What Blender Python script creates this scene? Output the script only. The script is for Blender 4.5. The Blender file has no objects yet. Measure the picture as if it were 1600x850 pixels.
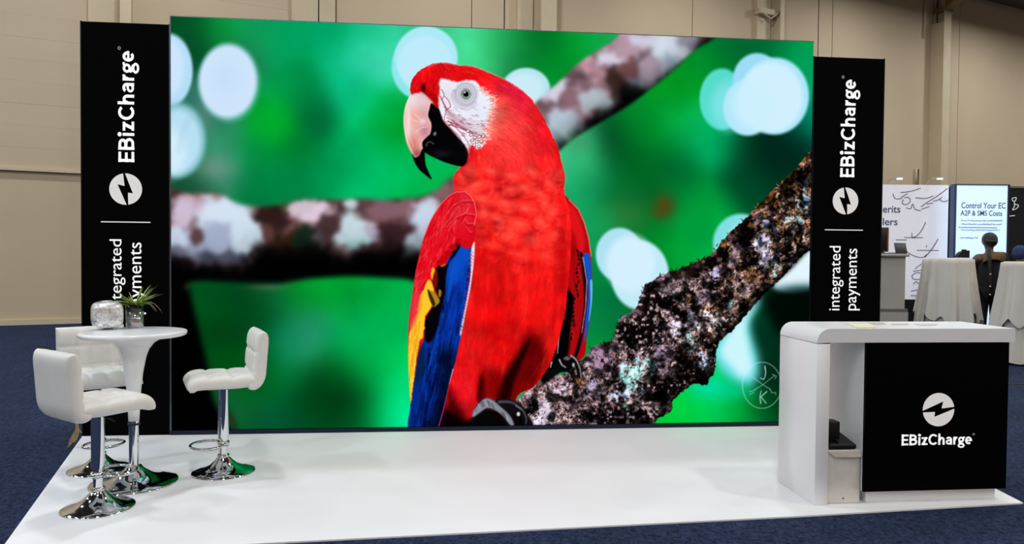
import bpy, bmesh, math, random
import numpy as np
from mathutils import Vector, Matrix

scene = bpy.context.scene
col = scene.collection
PI = math.pi
# ---------------------------------------------------------------- camera (solved from the photograph, 1600 x 850)
FPX = 1149.07
CAM = np.array((2.01613, -5.81370, 1.40))
CR = np.array((0.994919, -0.100294, 0.008803))
CU = np.array((-0.006448, 0.023788, 0.999696))
CW = np.array((0.100473, 0.994673, -0.023020))
cam_data = bpy.data.cameras.new('camera')
cam_data.sensor_fit = 'HORIZONTAL'; cam_data.sensor_width = 36.0; cam_data.lens = FPX*36/1600
cam_data.clip_end = 200
cam = bpy.data.objects.new('camera', cam_data); col.objects.link(cam)
cam.matrix_world = Matrix(((CR[0], CU[0], -CW[0], CAM[0]), (CR[1], CU[1], -CW[1], CAM[1]), (CR[2], CU[2], -CW[2], CAM[2]), (0, 0, 0, 1)))
scene.camera = cam
# ---------------------------------------------------------------- world, exposure
world = bpy.data.worlds.new('world'); scene.world = world; world.use_nodes = True
bg = world.node_tree.nodes['Background']; bg.inputs[0].default_value = (.9, .95, 1, 1); bg.inputs[1].default_value = .02
vs = scene.view_settings
scene.display_settings.display_device = 'sRGB'
vs.view_transform = 'Standard'; vs.look = 'None'; vs.exposure = 0.0; vs.gamma = 1.0; vs.use_curve_mapping = False
LAMP_W = 175.0                            # each high-bay lamp of the hall (built with the ceiling)

def ray(x, y):
    return CW+CR*(x-800)/FPX-CU*(y-425)/FPX
def on_z(x, y, z=0.0):
    d = ray(x, y); return CAM+d*(z-CAM[2])/d[2]
def on_y(x, y, Y=0.0):
    d = ray(x, y); return CAM+d*(Y-CAM[1])/d[1]
def at(x, y, depth):
    return CAM+ray(x, y)*depth

# ---------------------------------------------------------------- helpers
def tag(o, label=None, cat=None, group=None, kind=None):
    if label: o['label'] = label
    if cat: o['category'] = cat
    if group: o['group'] = group
    if kind: o['kind'] = kind
    return o
def empty(name, loc=(0, 0, 0), rz=0.0, **k):
    o = bpy.data.objects.new(name, None); col.objects.link(o)
    o.location = loc; o.rotation_euler = (0, 0, rz); o.empty_display_size = .1
    return tag(o, **k)
class MB:
    def __init__(s): s.v, s.f, s.sm = [], [], []
    def add(s, vs_, fs, smooth=False):
        n = len(s.v); s.v += [tuple(map(float, p)) for p in vs_]
        s.f += [tuple(i+n for i in f) for f in fs]; s.sm += [smooth]*len(fs); return s
    def box(s, x0, x1, y0, y1, z0, z1, m=None):
        P = [(x, y, z) for x in (x0, x1) for y in (y0, y1) for z in (z0, z1)]
        if m is not None: P = [m @ Vector(p) for p in P]
        return s.add(P, [(0, 1, 3, 2), (4, 6, 7, 5), (0, 4, 5, 1), (2, 3, 7, 6), (0, 2, 6, 4), (1, 5, 7, 3)])
    def bbox(s, x0, x1, y0, y1, z0, z1, b=.01, seg=2, m=None):
        """box with rounded edges"""
        bm = bmesh.new(); bmesh.ops.create_cube(bm, size=1)
        for v in bm.verts: v.co = Vector(((x0+x1)/2+v.co.x*(x1-x0), (y0+y1)/2+v.co.y*(y1-y0), (z0+z1)/2+v.co.z*(z1-z0)))
        bmesh.ops.bevel(bm, geom=bm.edges[:], offset=b, segments=seg, profile=.5, affect='EDGES')
        if m is not None: bm.transform(m)
        bm.verts.index_update()
        s.add([v.co for v in bm.verts], [[v.index for v in f.verts] for f in bm.faces], True); bm.free(); return s
    def lathe(s, prof, seg=40, c=(0, 0), smooth=True, cap=True):
        """prof: (r, z) from bottom to top"""
        vs_, fs = [], []
        for r, z in prof:
            for k in range(seg):
                a = 2*PI*k/seg; vs_.append((c[0]+r*math.cos(a), c[1]+r*math.sin(a), z))
        for i in range(len(prof)-1):
            for k in range(seg):
                k2 = (k+1) % seg; fs.append((i*seg+k, i*seg+k2, (i+1)*seg+k2, (i+1)*seg+k))
        if cap:
            fs.append(tuple(reversed(range(seg)))); fs.append(tuple((len(prof)-1)*seg+k for k in range(seg)))
        return s.add(vs_, fs, smooth)
    def tube(s, pts, r, seg=10, closed=False, smooth=True):
        P = [Vector(p) for p in pts]; n = len(P); rs = r if isinstance(r, (list, tuple)) else [r]*n
        vs_, fs = [], []; up = Vector((0, 0, 1)); prev = None
        for i in range(n):
            a = P[i-1] if (i or closed) else P[i]; b = P[(i+1) % n] if (i < n-1 or closed) else P[i]
            t = (b-a).normalized()
            if prev is None:
                u = t.cross(up)
                if u.length < 1e-3: u = t.cross(Vector((1, 0, 0)))
            else: u = prev-t*prev.dot(t)
            u.normalize(); prev = u; w = t.cross(u)
            for k in range(seg):
                q = 2*PI*k/seg; vs_.append(P[i]+(u*math.cos(q)+w*math.sin(q))*rs[i])
        for i in range(n if closed else n-1):
            j = (i+1) % n
            for k in range(seg):
                k2 = (k+1) % seg; fs.append((i*seg+k, i*seg+k2, j*seg+k2, j*seg+k))
        if not closed:
            fs.append(tuple(reversed(range(seg)))); fs.append(tuple((n-1)*seg+k for k in range(seg)))
        return s.add(vs_, fs, smooth)
    def prism(s, poly, z0, z1, m=None):
        n = len(poly)
        P = [(x, y, z0) for x, y in poly]+[(x, y, z1) for x, y in poly]
        if m is not None: P = [m @ Vector(p) for p in P]
        return s.add(P, [tuple(reversed(range(n))), tuple(range(n, 2*n))]+[(i, (i+1) % n, n+(i+1) % n, n+i) for i in range(n)])
    def mesh(s, name):
        me = bpy.data.meshes.new(name); me.from_pydata(s.v, [], s.f)
        me.polygons.foreach_set('use_smooth', s.sm)
        bm = bmesh.new(); bm.from_mesh(me); bmesh.ops.recalc_face_normals(bm, faces=bm.faces[:]); bm.to_mesh(me); bm.free()
        return me
    def build(s, name, mat, parent=None, loc=None, rot=None, sharp=None, **k):
        me = s.mesh(name); me.materials.append(mat)
        if sharp: me.set_sharp_from_angle(angle=math.radians(sharp))
        o = bpy.data.objects.new(name, me); col.objects.link(o); o.parent = parent
        if loc is not None: o.location = loc
        if rot is not None: o.rotation_euler = rot
        return tag(o, **k)
def inst(name, me, parent=None, loc=(0, 0, 0), rot=(0, 0, 0), sc=None, **k):
    o = bpy.data.objects.new(name, me); col.objects.link(o); o.parent = parent; o.location = loc; o.rotation_euler = rot
    if sc: o.scale = sc
    return tag(o, **k)
def copy_tree(o, parent=None):
    c = o.copy(); col.objects.link(c); c.parent = parent
    for ch in list(o.children): copy_tree(ch, c)
    return c

def srgb(r, g, b):
    return tuple((v/255/12.92 if v/255 <= .04045 else ((v/255+.055)/1.055)**2.4) for v in (r, g, b))+(1.0,)
MATS = {}
def mat(name, rgb=(200, 200, 200), rough=.5, metal=0.0, spec=.5, var=0.0, scale=8.0, bump=0.0, bscale=60.0, emit=0.0, coat=0.0, trans=0.0, stretch=None, rvar=0.0):
    """procedural surface: base colour with noise variation, fine bump"""
    if name in MATS: return MATS[name]
    m = bpy.data.materials.new(name); m.use_nodes = True; nt = m.node_tree; N = nt.nodes; L = nt.links
    b = N['Principled BSDF']; c = srgb(*rgb)
    b.inputs['Base Color'].default_value = c; b.inputs['Roughness'].default_value = rough; b.inputs['Metallic'].default_value = metal
    b.inputs['Specular IOR Level'].default_value = spec; b.inputs['Coat Weight'].default_value = coat; b.inputs['Transmission Weight'].default_value = trans
    tc = N.new('ShaderNodeTexCoord'); src = tc.outputs['Object']
    if stretch:
        mp = N.new('ShaderNodeMapping'); mp.inputs['Scale'].default_value = stretch; L.new(src, mp.inputs[0]); src = mp.outputs[0]
    if var or rvar:
        n = N.new('ShaderNodeTexNoise'); n.inputs['Scale'].default_value = scale; n.inputs['Detail'].default_value = 5
        L.new(src, n.inputs['Vector'])
        if var:
            r = N.new('ShaderNodeValToRGB'); L.new(n.outputs['Fac'], r.inputs[0])
            r.color_ramp.elements[0].position = .3; r.color_ramp.elements[1].position = .7
            r.color_ramp.elements[0].color = tuple(max(0, v*(1-var)) for v in c[:3])+(1,); r.color_ramp.elements[1].color = tuple(min(1, v*(1+var)) for v in c[:3])+(1,)
            L.new(r.outputs[0], b.inputs['Base Color'])
        if rvar:
            mr = N.new('ShaderNodeMapRange'); mr.inputs[3].default_value = max(0, rough-rvar); mr.inputs[4].default_value = rough+rvar
            L.new(n.outputs['Fac'], mr.inputs[0]); L.new(mr.outputs[0], b.inputs['Roughness'])
    if bump:
        n2 = N.new('ShaderNodeTexNoise'); n2.inputs['Scale'].default_value = bscale; n2.inputs['Detail'].default_value = 4
        L.new(src, n2.inputs['Vector'])
        bp = N.new('ShaderNodeBump'); bp.inputs['Strength'].default_value = bump; bp.inputs['Distance'].default_value = .01
        L.new(n2.outputs['Fac'], bp.inputs['Height']); L.new(bp.outputs[0], b.inputs['Normal'])
    if emit: b.inputs['Emission Color'].default_value = c; b.inputs['Emission Strength'].default_value = emit
    MATS[name] = m; return m

CHROME = mat('chrome', (222, 224, 228), .06, 1.0)
LEATHER = mat('white leather', (232, 229, 224), .38, spec=.4, var=.03, scale=5, bump=.12, bscale=140)
WHITE_GLOSS = mat('white lacquer', (247, 247, 249), .22, spec=.5, var=.01, scale=3)
WHITE_LAM = mat('white laminate', (243, 242, 244), .3, var=.012, scale=4)
BLACK_PANEL = mat('black fabric panel', (3, 3, 4), .75, spec=.04, var=.15, scale=30)
BLACK_GLOSS = mat('black gloss panel', (2, 2, 3), .4, spec=.06, var=.1, scale=20)
BLACK_FRAME = mat('black metal frame', (16, 18, 22), .4, .4)
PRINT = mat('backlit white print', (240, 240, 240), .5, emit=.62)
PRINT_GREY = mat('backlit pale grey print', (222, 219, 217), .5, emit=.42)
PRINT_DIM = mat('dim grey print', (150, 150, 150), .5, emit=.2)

# ---------------------------------------------------------------- flat lettering
def text_mesh(body, name, size=1.0, offset=0.0, spacing=1.0):
    c = bpy.data.curves.new(name, 'FONT'); c.body = body; c.size = size; c.offset = offset; c.space_character = spacing; c.resolution_u = 4
    o = bpy.data.objects.new(name, c); col.objects.link(o); dg = bpy.context.evaluated_depsgraph_get(); dg.update()
    me = bpy.data.meshes.new_from_object(o.evaluated_get(dg)); me.name = name
    bpy.data.objects.remove(o); bpy.data.curves.remove(c); return me
def fit_frame(me, x0, x1, y0=None, y1=None):
    """stretch a flat text mesh so that its box becomes x0..x1 (and y0..y1)"""
    P = np.array([v.co[:] for v in me.vertices]); lo, hi = P.min(0), P.max(0)
    sx = (x1-x0)/(hi[0]-lo[0]); sy = sx if y0 is None else (y1-y0)/(hi[1]-lo[1])
    P[:, 0] = x0+(P[:, 0]-lo[0])*sx; P[:, 1] = (P[:, 1]*sy) if y0 is None else y0+(P[:, 1]-lo[1])*sy
    me.vertices.foreach_set('co', P.ravel()); me.update(); return me
def stroke2d(mb, pts, w, closed=False, z=0.0, t=.002):
    """flat ribbon of width w along pts (mitred), thickness t"""
    P = [Vector(p) for p in pts]; n = len(P); Lf, Rt = [], []
    for i in range(n):
        a = (P[i]-P[i-1]) if (i or closed) else (P[1]-P[0]); b = (P[(i+1) % n]-P[i]) if (i < n-1 or closed) else (P[-1]-P[-2])
        a = a.normalized(); b = b.normalized(); na = Vector((-a.y, a.x)); nb = Vector((-b.y, b.x)); m = na+nb
        m = m/max(.35, m.dot(nb)) if m.length > 1e-6 else nb
        Lf.append(P[i]+m*w/2); Rt.append(P[i]-m*w/2)
    V = [(p.x, p.y, z+t) for p in Lf]+[(p.x, p.y, z+t) for p in Rt]+[(p.x, p.y, z) for p in Lf]+[(p.x, p.y, z) for p in Rt]
    F = []
    for i in range(n if closed else n-1):
        j = (i+1) % n; F += [(i, n+i, n+j, j), (i, j, 2*n+j, 2*n+i), (n+i, 3*n+i, 3*n+j, n+j)]
    if not closed: F += [(0, 2*n, 3*n, n), (n-1, 2*n-1, 4*n-1, 3*n-1)]
    mb.add(V, F)
def arc(cx, cy, rx, ry, a0, a1, n=18):
    return [(cx+rx*math.cos(math.radians(a0+(a1-a0)*i/n)), cy+ry*math.sin(math.radians(a0+(a1-a0)*i/n))) for i in range(n+1)]
def wordmark():
    """the bold ten-letter company name, cap height 1, baseline 0"""
    mb = MB(); s = .185; h = s/2; x = 0.0
    def st(pts, w=s, closed=False): stroke2d(mb, [(x+a, b) for a, b in pts], w*.88, closed)
    st([(h, 0), (h, 1)]); st([(0, h), (.58, h)]); st([(0, .5), (.54, .5)], .18); st([(0, 1-h), (.58, 1-h)]); x += .68
    st([(h, 0), (h, 1)]); st([(h, 1-h)]+arc(.36, .72, .19, .18, 90, -90)+[(h, .54)], .19); st([(h, .52)]+arc(.38, .305, .22, .21, 90, -90)+[(h, h)]); x += .79
    st([(h, 0), (h, .72)]); mb.prism([(x+h+.125*math.cos(t), .915+.125*math.sin(t)) for t in np.linspace(0, 2*PI, 20, endpoint=False)], 0, .002); x += .3
    st([(0, .64), (.5, .64)], .17); st([(0, .085), (.52, .085)], .17); st([(.39, .68), (.12, .05)], .21); x += .6
    st(arc(.44, .5, .35, .42, 42, 318, 30)); x += .87
    st([(h, 0), (h, 1.03)]); st([(h, .40)]+arc(.31, .42, .17, .215, 160, 0)+[(.48, 0)], .19); x += .68
    st(arc(.27, .47, .19, .175, 155, 0)+[(.46, 0)], .185); st([(.46, .40)]+[(.3, .40)]+arc(.25, .235, .17, .155, 90, 270)+[(.34, .09), (.46, .2)], .155); x += .66
    st([(h, 0), (h, .72)]); st([(h, .36)]+arc(.34, .36, .22, .285, 170, 88), .19); x += .44
    st(arc(.27, .45, .185, .18, 0, 360, 30)[:-1], .165, True); st([(.38, .58), (.48, .64), (.60, .65)], .15); st([(.15, .31), (.09, .22), (.14, .13), (.3, .11), (.46, .07)], .15); st(arc(.28, -.10, .235, .15, 0, 360, 30)[:-1], .15, True); x += .64
    st(arc(.29, .36, .21, .27, 0, 312, 26), .185); st([(.12, .36), (.59, .36)], .15); x += .58
    w = x; R = MB(); 
    stroke2d(R, [(x+.16+a, .92+b) for a, b in arc(0, 0, .075, .075, 0, 360, 16)[:-1]], .05, True)
    return mb, R, w
def bolt_icon():
    """disc of radius 1 cut by a lightning bolt: two pieces"""
    A, B, C_, D, E, F_ = (-1, -.09), (.30, .50), (.20, .07), (1, .10), (-.26, -.44), (-.23, -.14)
    a0 = math.degrees(math.atan2(.16, 1)); up_ = [p for p in arc(0, 0, 1, 1, a0, 180+3, 40)]
    lo_ = [p for p in arc(0, 0, 1, 1, 180+9, 360+2, 40)]
    m1 = MB(); m1.prism(up_+[B, C_], 0, .002); m2 = MB(); m2.prism(lo_+[E, F_], 0, .002)
    return m1, m2
# ---------------------------------------------------------------- the picture shown on the LED wall (painted in code)
PS = 1.5                                   # canvas pixels per photo pixel
PX0, PY0, PX1, PY1 = 252, 12, 1288, 692
PW, PH = int((PX1-PX0)*PS), int((PY1-PY0)*PS)

def box_blur(a, r, axis):
    n = a.shape[axis]
    if r < 1: return a
    pad = [(0, 0)]*a.ndim; pad[axis] = (r+1, r)
    c = np.cumsum(np.pad(a, pad, mode='edge'), axis=axis, dtype=np.float64)
    hi = np.take(c, np.arange(2*r+1, 2*r+1+n), axis=axis); lo = np.take(c, np.arange(0, n), axis=axis)
    return ((hi-lo)/(2*r+1)).astype(np.float32)

def blur(a, sig):                          # sig in canvas pixels
    if sig <= 0.3: return a
    if sig < 1.2:
        k = np.exp(-0.5*(np.arange(-3, 4)/sig)**2); k /= k.sum()
        for ax in (0, 1):
            pad = [(0, 0)]*a.ndim; pad[ax] = (3, 3)
            p = np.pad(a, pad, mode='edge'); n = a.shape[ax]
            a = sum(k[i]*np.take(p, np.arange(i, i+n), axis=ax) for i in range(7)).astype(np.float32)
        return a
    r = max(1, int(round(math.sqrt(sig*sig*12/3+1)/2-0.5)))
    for _ in range(3):
        a = box_blur(box_blur(a, r, 0), r, 1)
    return a

def spline(pts, n=8, closed=True):
    P = np.array(pts, float); m = len(P); out = []
    for i in range(m if closed else m-1):
        if closed: a, b, c, d = P[i-1], P[i], P[(i+1) % m], P[(i+2) % m]
        else: a, b, c, d = P[max(i-1, 0)], P[i], P[i+1], P[min(i+2, m-1)]
        t = np.linspace(0, 1, n, endpoint=False)[:, None]
        out.append(0.5*((2*b)+(c-a)*t+(2*a-5*b+4*c-d)*t*t+(3*b-a-3*c+d)*t**3))
    if not closed: out.append(P[-1:])
    return np.vstack(out)

class Canvas:
    def __init__(s):
        s.c = np.zeros((PH, PW, 3), np.float32)
        yy, xx = np.mgrid[0:PH, 0:PW].astype(np.float32)
        s.x = xx/PS+PX0+.5/PS; s.y = yy/PS+PY0+.5/PS
    def win(s, x0, y0, x1, y1, pad=0):
        i0 = max(0, int((x0-pad-PX0)*PS)); i1 = min(PW, int((x1+pad-PX0)*PS)+2)
        j0 = max(0, int((y0-pad-PY0)*PS)); j1 = min(PH, int((y1+pad-PY0)*PS)+2)
        return (slice(j0, max(j0, j1)), slice(i0, max(i0, i1)))
    def poly(s, pts, soft=0.5, smooth=True, rough=0, rs=6, seed=0):
        """window and coverage of a closed outline; rough: edge raggedness in photo px"""
        P = spline(pts) if smooth else np.array(pts, float)
        if rough:
            rg = np.random.default_rng(seed); Q = []
            for a, b in zip(P, np.roll(P, -1, 0)):
                k = max(1, int(np.hypot(*(b-a))/rs*3))
                t = np.arange(k)[:, None]/k; Q.append(a+(b-a)*t)
            P = np.vstack(Q); P = P+rg.normal(0, rough, P.shape)
        w = s.win(P[:, 0].min(), P[:, 1].min(), P[:, 0].max(), P[:, 1].max(), 3*soft+2)
        hh, ww = w[0].stop-w[0].start, w[1].stop-w[1].start
        m = np.zeros((hh, ww), np.float32)
        if hh <= 0 or ww <= 0: return w, m
        X = (P[:, 0]-PX0)*PS-w[1].start; Y = (P[:, 1]-PY0)*PS-w[0].start
        X2, Y2 = np.roll(X, -1), np.roll(Y, -1)
        ix = np.arange(ww, dtype=np.float32)
        for j in range(hh):
            for sub in (.25, .75):
                y = j+sub; h = (Y <= y) != (Y2 <= y)
                if not h.any(): continue
                xs = np.sort(X[h]+(y-Y[h])*(X2[h]-X[h])/(Y2[h]-Y[h]))
                for a, b in zip(xs[::2], xs[1::2]):
                    m[j] += .5*np.clip(np.minimum(ix+1, b)-np.maximum(ix, a), 0, 1)
        return w, blur(np.clip(m, 0, 1), soft*PS)
    def put(s, wm, col, a=1.0):
        w, m = wm
        if isinstance(col, tuple): col = np.array(col, np.float32)/255
        m = (m*a)[..., None]; s.c[w] = s.c[w]*(1-m)+col*m
    def ell(s, cx, cy, rx, ry, col, edge=.12, a=1.0, rot=0, power=2.0):
        R = max(rx, ry)*(1+edge*2)
        w = s.win(cx-R, cy-R, cx+R, cy+R, 2)
        dx, dy = s.x[w]-cx, s.y[w]-cy
        if rot: c_, s_ = math.cos(rot), math.sin(rot); dx, dy = dx*c_+dy*s_, -dx*s_+dy*c_
        d = (np.abs(dx/rx)**power+np.abs(dy/ry)**power)**(1/power)
        t = np.clip((1+edge-d)/(2*edge), 0, 1); m = t*t*(3-2*t)
        s.put((w, m), col, a)
    def glow(s, cx, cy, rx, ry, col, a=1.0, rot=0):
        w = s.win(cx-3*max(rx, ry), cy-3*max(rx, ry), cx+3*max(rx, ry), cy+3*max(rx, ry))
        dx, dy = s.x[w]-cx, s.y[w]-cy
        if rot: c_, s_ = math.cos(rot), math.sin(rot); dx, dy = dx*c_+dy*s_, -dx*s_+dy*c_
        s.put((w, np.exp(-(dx/rx)**2-(dy/ry)**2).astype(np.float32)), col, a)
    def stroke(s, pts, w0, w1, col, a=1.0, soft=.5, clip=None):
        """tapered line through pts (photo px), half-widths w0 -> w1"""
        P = np.array(pts, float); pad = max(w0, w1)+2*soft+1
        w = s.win(P[:, 0].min(), P[:, 1].min(), P[:, 0].max(), P[:, 1].max(), pad)
        x, y = s.x[w], s.y[w]
        if x.size == 0: return
        n = len(P)-1; best = None
        for i in range(n):
            ax, ay = P[i]; bx, by = P[i+1]; L = (bx-ax)**2+(by-ay)**2+1e-9
            t = np.clip(((x-ax)*(bx-ax)+(y-ay)*(by-ay))/L, 0, 1)
            d = np.hypot(x-ax-t*(bx-ax), y-ay-t*(by-ay))-(w0+(w1-w0)*(i+t)/n)
            best = d if best is None else np.minimum(best, d)
        m = np.clip(.5-best/(2*soft), 0, 1)
        if clip is not None: m = m*clip[w]
        s.put((w, m), col, a)
    def full(s, wm):
        f = np.zeros((PH, PW), np.float32); f[wm[0]] = wm[1]; return f

def vnoise(cell, seed, sx=1.0, sy=1.0):
    """smooth value noise over the canvas, cell in photo px"""
    rg = np.random.default_rng(seed)
    gx, gy = cell*PS*sx, cell*PS*sy
    g = rg.random((int(PH/gy)+4, int(PW/gx)+4)).astype(np.float32)
    u = np.arange(PW)/gx; v = np.arange(PH)/gy
    i, j = u.astype(int), v.astype(int); fu, fv = u-i, v-j
    fu = fu*fu*(3-2*fu); fv = fv*fv*(3-2*fv)
    r0 = g[j][:, i]*(1-fu)+g[j][:, i+1]*fu; r1 = g[j+1][:, i]*(1-fu)+g[j+1][:, i+1]*fu
    return (r0*(1-fv)[:, None]+r1*fv[:, None]).astype(np.float32)

def fbm(cell, seed, octv=4, sx=1.0, sy=1.0):
    a, t, r = 1.0, 0.0, 0
    for k in range(octv):
        r = r+a*vnoise(cell/2**k, seed+31*k, sx, sy); t += a; a *= .5
    return r/t

def remap(field, X, Y):
    """sample a canvas field at photo positions X, Y"""
    u = np.clip((X-PX0)*PS-.5, 0, PW-1.01); v = np.clip((Y-PY0)*PS-.5, 0, PH-1.01)
    i, j = u.astype(int), v.astype(int); fu, fv = (u-i), (v-j)
    if field.ndim == 3: fu, fv = fu[..., None], fv[..., None]
    return (field[j, i]*(1-fu)+field[j, i+1]*fu)*(1-fv)+(field[j+1, i]*(1-fu)+field[j+1, i+1]*fu)*fv

def paint_picture():
    C = Canvas(); rng = np.random.default_rng(7)
    # ---- out-of-focus foliage: a smooth field through colour samples
    G = """290 35 0 75 32;335 42 8 150 58;400 50 15 150 85;450 60 0 158 92;520 50 0 172 108;580 60 22 190 132;640 60 55 200 150;300 70 5 70 40
    430 130 0 150 80;480 140 0 125 62;420 170 0 168 45;425 200 0 172 38;490 180 0 105 55;540 120 10 200 140;575 95 60 212 172;605 95 68 215 178;560 150 5 202 135
    560 220 0 172 92;600 170 0 170 65;622 205 0 150 40;590 255 0 192 100;645 265 0 190 98;520 285 0 150 80;450 245 0 120 40;400 245 0 150 70;345 215 45 150 105
    345 265 70 148 120;300 285 18 80 50;470 270 0 130 70;430 275 0 140 75;400 300 0 120 60;560 300 0 190 105;660 295 0 180 70;380 110 40 120 80;310 160 45 110 95;330 180 40 120 90
    730 75 70 215 150;760 95 60 210 130;790 75 40 180 90;830 85 0 128 42;865 95 0 150 40;905 75 0 150 42;940 72 20 170 82;850 70 0 110 40;810 100 20 120 70;870 120 0 140 45
    1140 68 0 110 48;1200 72 0 100 50;1250 82 0 150 75;1262 115 0 165 100;1262 185 0 150 110;1100 110 0 140 40;1060 145 0 152 30;1072 190 10 192 92;1090 215 0 192 110
    1125 228 0 190 110;1050 205 0 170 50;1010 205 0 132 40;960 235 0 70 30;1000 262 0 105 35;1060 245 0 90 40;1160 235 0 50 28;1205 230 0 34 24;1235 220 0 34 28
    1160 285 0 66 38;1235 265 0 45 28;1060 292 0 112 45;1000 312 0 88 34;950 300 0 92 40;920 275 20 160 92;908 250 60 190 130;900 330 20 172 102;940 350 20 168 92
    975 335 40 130 60;1022 365 0 122 40;1082 345 0 152 60;1105 320 0 158 58;1060 395 0 172 55;1100 385 0 172 70;905 290 30 170 110;890 240 60 190 130
    930 450 0 128 62;950 520 0 112 56;932 500 10 122 70;935 540 0 160 60;1030 405 0 145 42;960 480 0 108 55;1000 480 0 110 50
    1200 540 0 50 32;1195 500 0 80 50;1215 510 0 14 8;1245 475 0 6 2;1212 645 0 50 22;1216 600 0 36 18;1080 645 0 205 62;1150 645 0 192 62;1115 625 0 212 110;1050 660 0 200 60;1180 655 0 120 45
    330 470 0 80 28;380 475 0 70 28;425 470 10 92 50;470 460 0 140 40;520 455 0 160 50;600 462 0 166 64;632 485 0 182 82;600 520 0 172 80;485 515 34 142 104;470 540 40 150 112
    440 530 0 118 68;540 530 0 176 86;590 555 0 192 86;520 575 0 98 34;500 605 0 60 20;540 625 0 48 14;480 645 0 72 30;600 640 0 190 88;632 650 0 238 165;562 650 0 80 30
    400 600 0 92 30;380 645 12 90 45;430 660 0 86 50;350 560 0 75 20;395 560 0 72 20;345 520 0 60 15;400 505 0 62 25;572 582 0 150 60;640 560 0 200 90;640 600 0 215 120;450 580 0 110 50"""
    S = np.array([[float(v) for v in q.split()] for q in G.replace('\n', ';').split(';') if q.strip()], np.float32)
    st = 6
    gx, gy = C.x[::st, ::st], C.y[::st, ::st]
    num = np.zeros(gx.shape+(3,), np.float64); den = np.full(gx.shape, 1e-12)
    for x, y, r, g, b in S:
        d2 = (gx-x)**2+(gy-y)**2; wt = np.exp(-d2/(2*24**2))+.004*np.exp(-d2/(2*70**2))
        num += wt[..., None]*np.array([r, g, b])/255; den += wt
    small = blur((num/den[..., None]).astype(np.float32), 1.6)
    U = (C.x-PX0-.5/PS)*PS/st; V = (C.y-PY0-.5/PS)*PS/st
    i = np.clip(U.astype(int), 0, gx.shape[1]-2); j = np.clip(V.astype(int), 0, gx.shape[0]-2)
    fu = np.clip(U-i, 0, 1)[..., None]; fv = np.clip(V-j, 0, 1)[..., None]
    C.c = ((small[j, i]*(1-fu)+small[j, i+1]*fu)*(1-fv)+(small[j+1, i]*(1-fu)+small[j+1, i+1]*fu)*fv).astype(np.float32)
    C.c = np.clip(C.c*(.9+.2*fbm(60, 3, 3)[..., None]), 0, 1)
    C.glow(1038, 322, 17, 19, (88, 66, 18), .9); C.glow(1030, 332, 12, 10, (70, 75, 20), .7)
    C.glow(985, 335, 30, 22, (60, 120, 50), .35)
    # bokeh discs
    C.glow(320, 175, 16, 40, (96, 130, 128), .6); C.glow(335, 262, 30, 20, (120, 150, 140), .6)
    C.ell(264, 110, 37, 57, (178, 222, 248), .1); C.ell(260, 105, 28, 46, (205, 230, 252), .3)
    C.ell(280, 219, 42, 58, (128, 196, 206), .14, .8); C.ell(277, 220, 38, 52, (184, 224, 244), .2); C.ell(268, 238, 22, 36, (218, 240, 252), .5, .8); C.stroke([(300, 180), (285, 205), (280, 235)], 4, 3, (160, 200, 214), .35, 6)
    C.ell(358, 129, 48, 61, (110, 190, 180), .13, .7); C.ell(356, 127, 45, 57, (206, 229, 252), .12); C.glow(352, 122, 22, 26, (192, 218, 244), .5)
    C.ell(652, 104, 40, 50, (150, 232, 240), .07, .95); C.ell(666, 90, 49, 49, (172, 234, 246), .06); C.ell(664, 100, 42, 44, (192, 236, 252), .1, .9)
    C.ell(822, 140, 38, 34, (180, 228, 238), .09); C.ell(818, 140, 32, 26, (202, 236, 248), .3)
    C.ell(1128, 155, 35, 48, (96, 228, 222), .09, .9); C.ell(1140, 165, 28, 38, (140, 230, 236), .4, .7)
    C.ell(1183, 125, 38, 42, (158, 220, 246), .09); C.ell(1168, 168, 38, 44, (180, 232, 250), .09); C.ell(1211, 150, 53, 60, (172, 230, 250), .07); C.ell(1205, 152, 49, 55, (208, 240, 255), .12); C.ell(1180, 165, 34, 38, (205, 240, 255), .35, .9)
    C.ell(968, 398, 37, 42, (176, 226, 242), .09); C.ell(1000, 430, 45, 54, (192, 234, 248), .08); C.ell(985, 412, 38, 44, (212, 240, 255), .22)
    C.ell(1158, 380, 44, 46, (130, 222, 226), .09); C.ell(1170, 385, 34, 36, (190, 236, 244), .3)
    C.put(C.poly([(1190, 462), (1172, 500), (1176, 530), (1185, 560), (1184, 590), (1168, 604), (1146, 596), (1120, 570), (1112, 540), (1150, 500)], 6), (110, 225, 228))
    C.put(C.poly([(1188, 466), (1166, 505), (1170, 540), (1176, 575), (1160, 590), (1140, 570), (1126, 548), (1150, 505)], 5), (205, 246, 252))
    C.glow(1110, 606, 34, 16, (0, 220, 170), .8); C.glow(1150, 612, 30, 12, (0, 205, 140), .6)
    C.put(C.poly([(1280, 380), (1236, 420), (1208, 448), (1240, 458), (1280, 440)], 3), (226, 246, 255)); C.glow(1250, 452, 30, 7, (90, 200, 205), .7)
    C.put(C.poly([(1205, 456), (1285, 452), (1285, 520), (1222, 520), (1196, 480)], 7), (0, 8, 4), .93)
    # ---- black trunk at far left, below the branch
    C.put(C.poly([(240, 425), (290, 440), (300, 470), (312, 520), (325, 575), (333, 620), (352, 660), (368, 690), (240, 700)], 4), (0, 1, 0))
    C.glow(292, 446, 6, 7, (60, 70, 60), .5); C.glow(362, 655, 6, 22, (45, 25, 22), .6, -.4); C.glow(420, 448, 28, 6, (120, 110, 90), .4)
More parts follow.
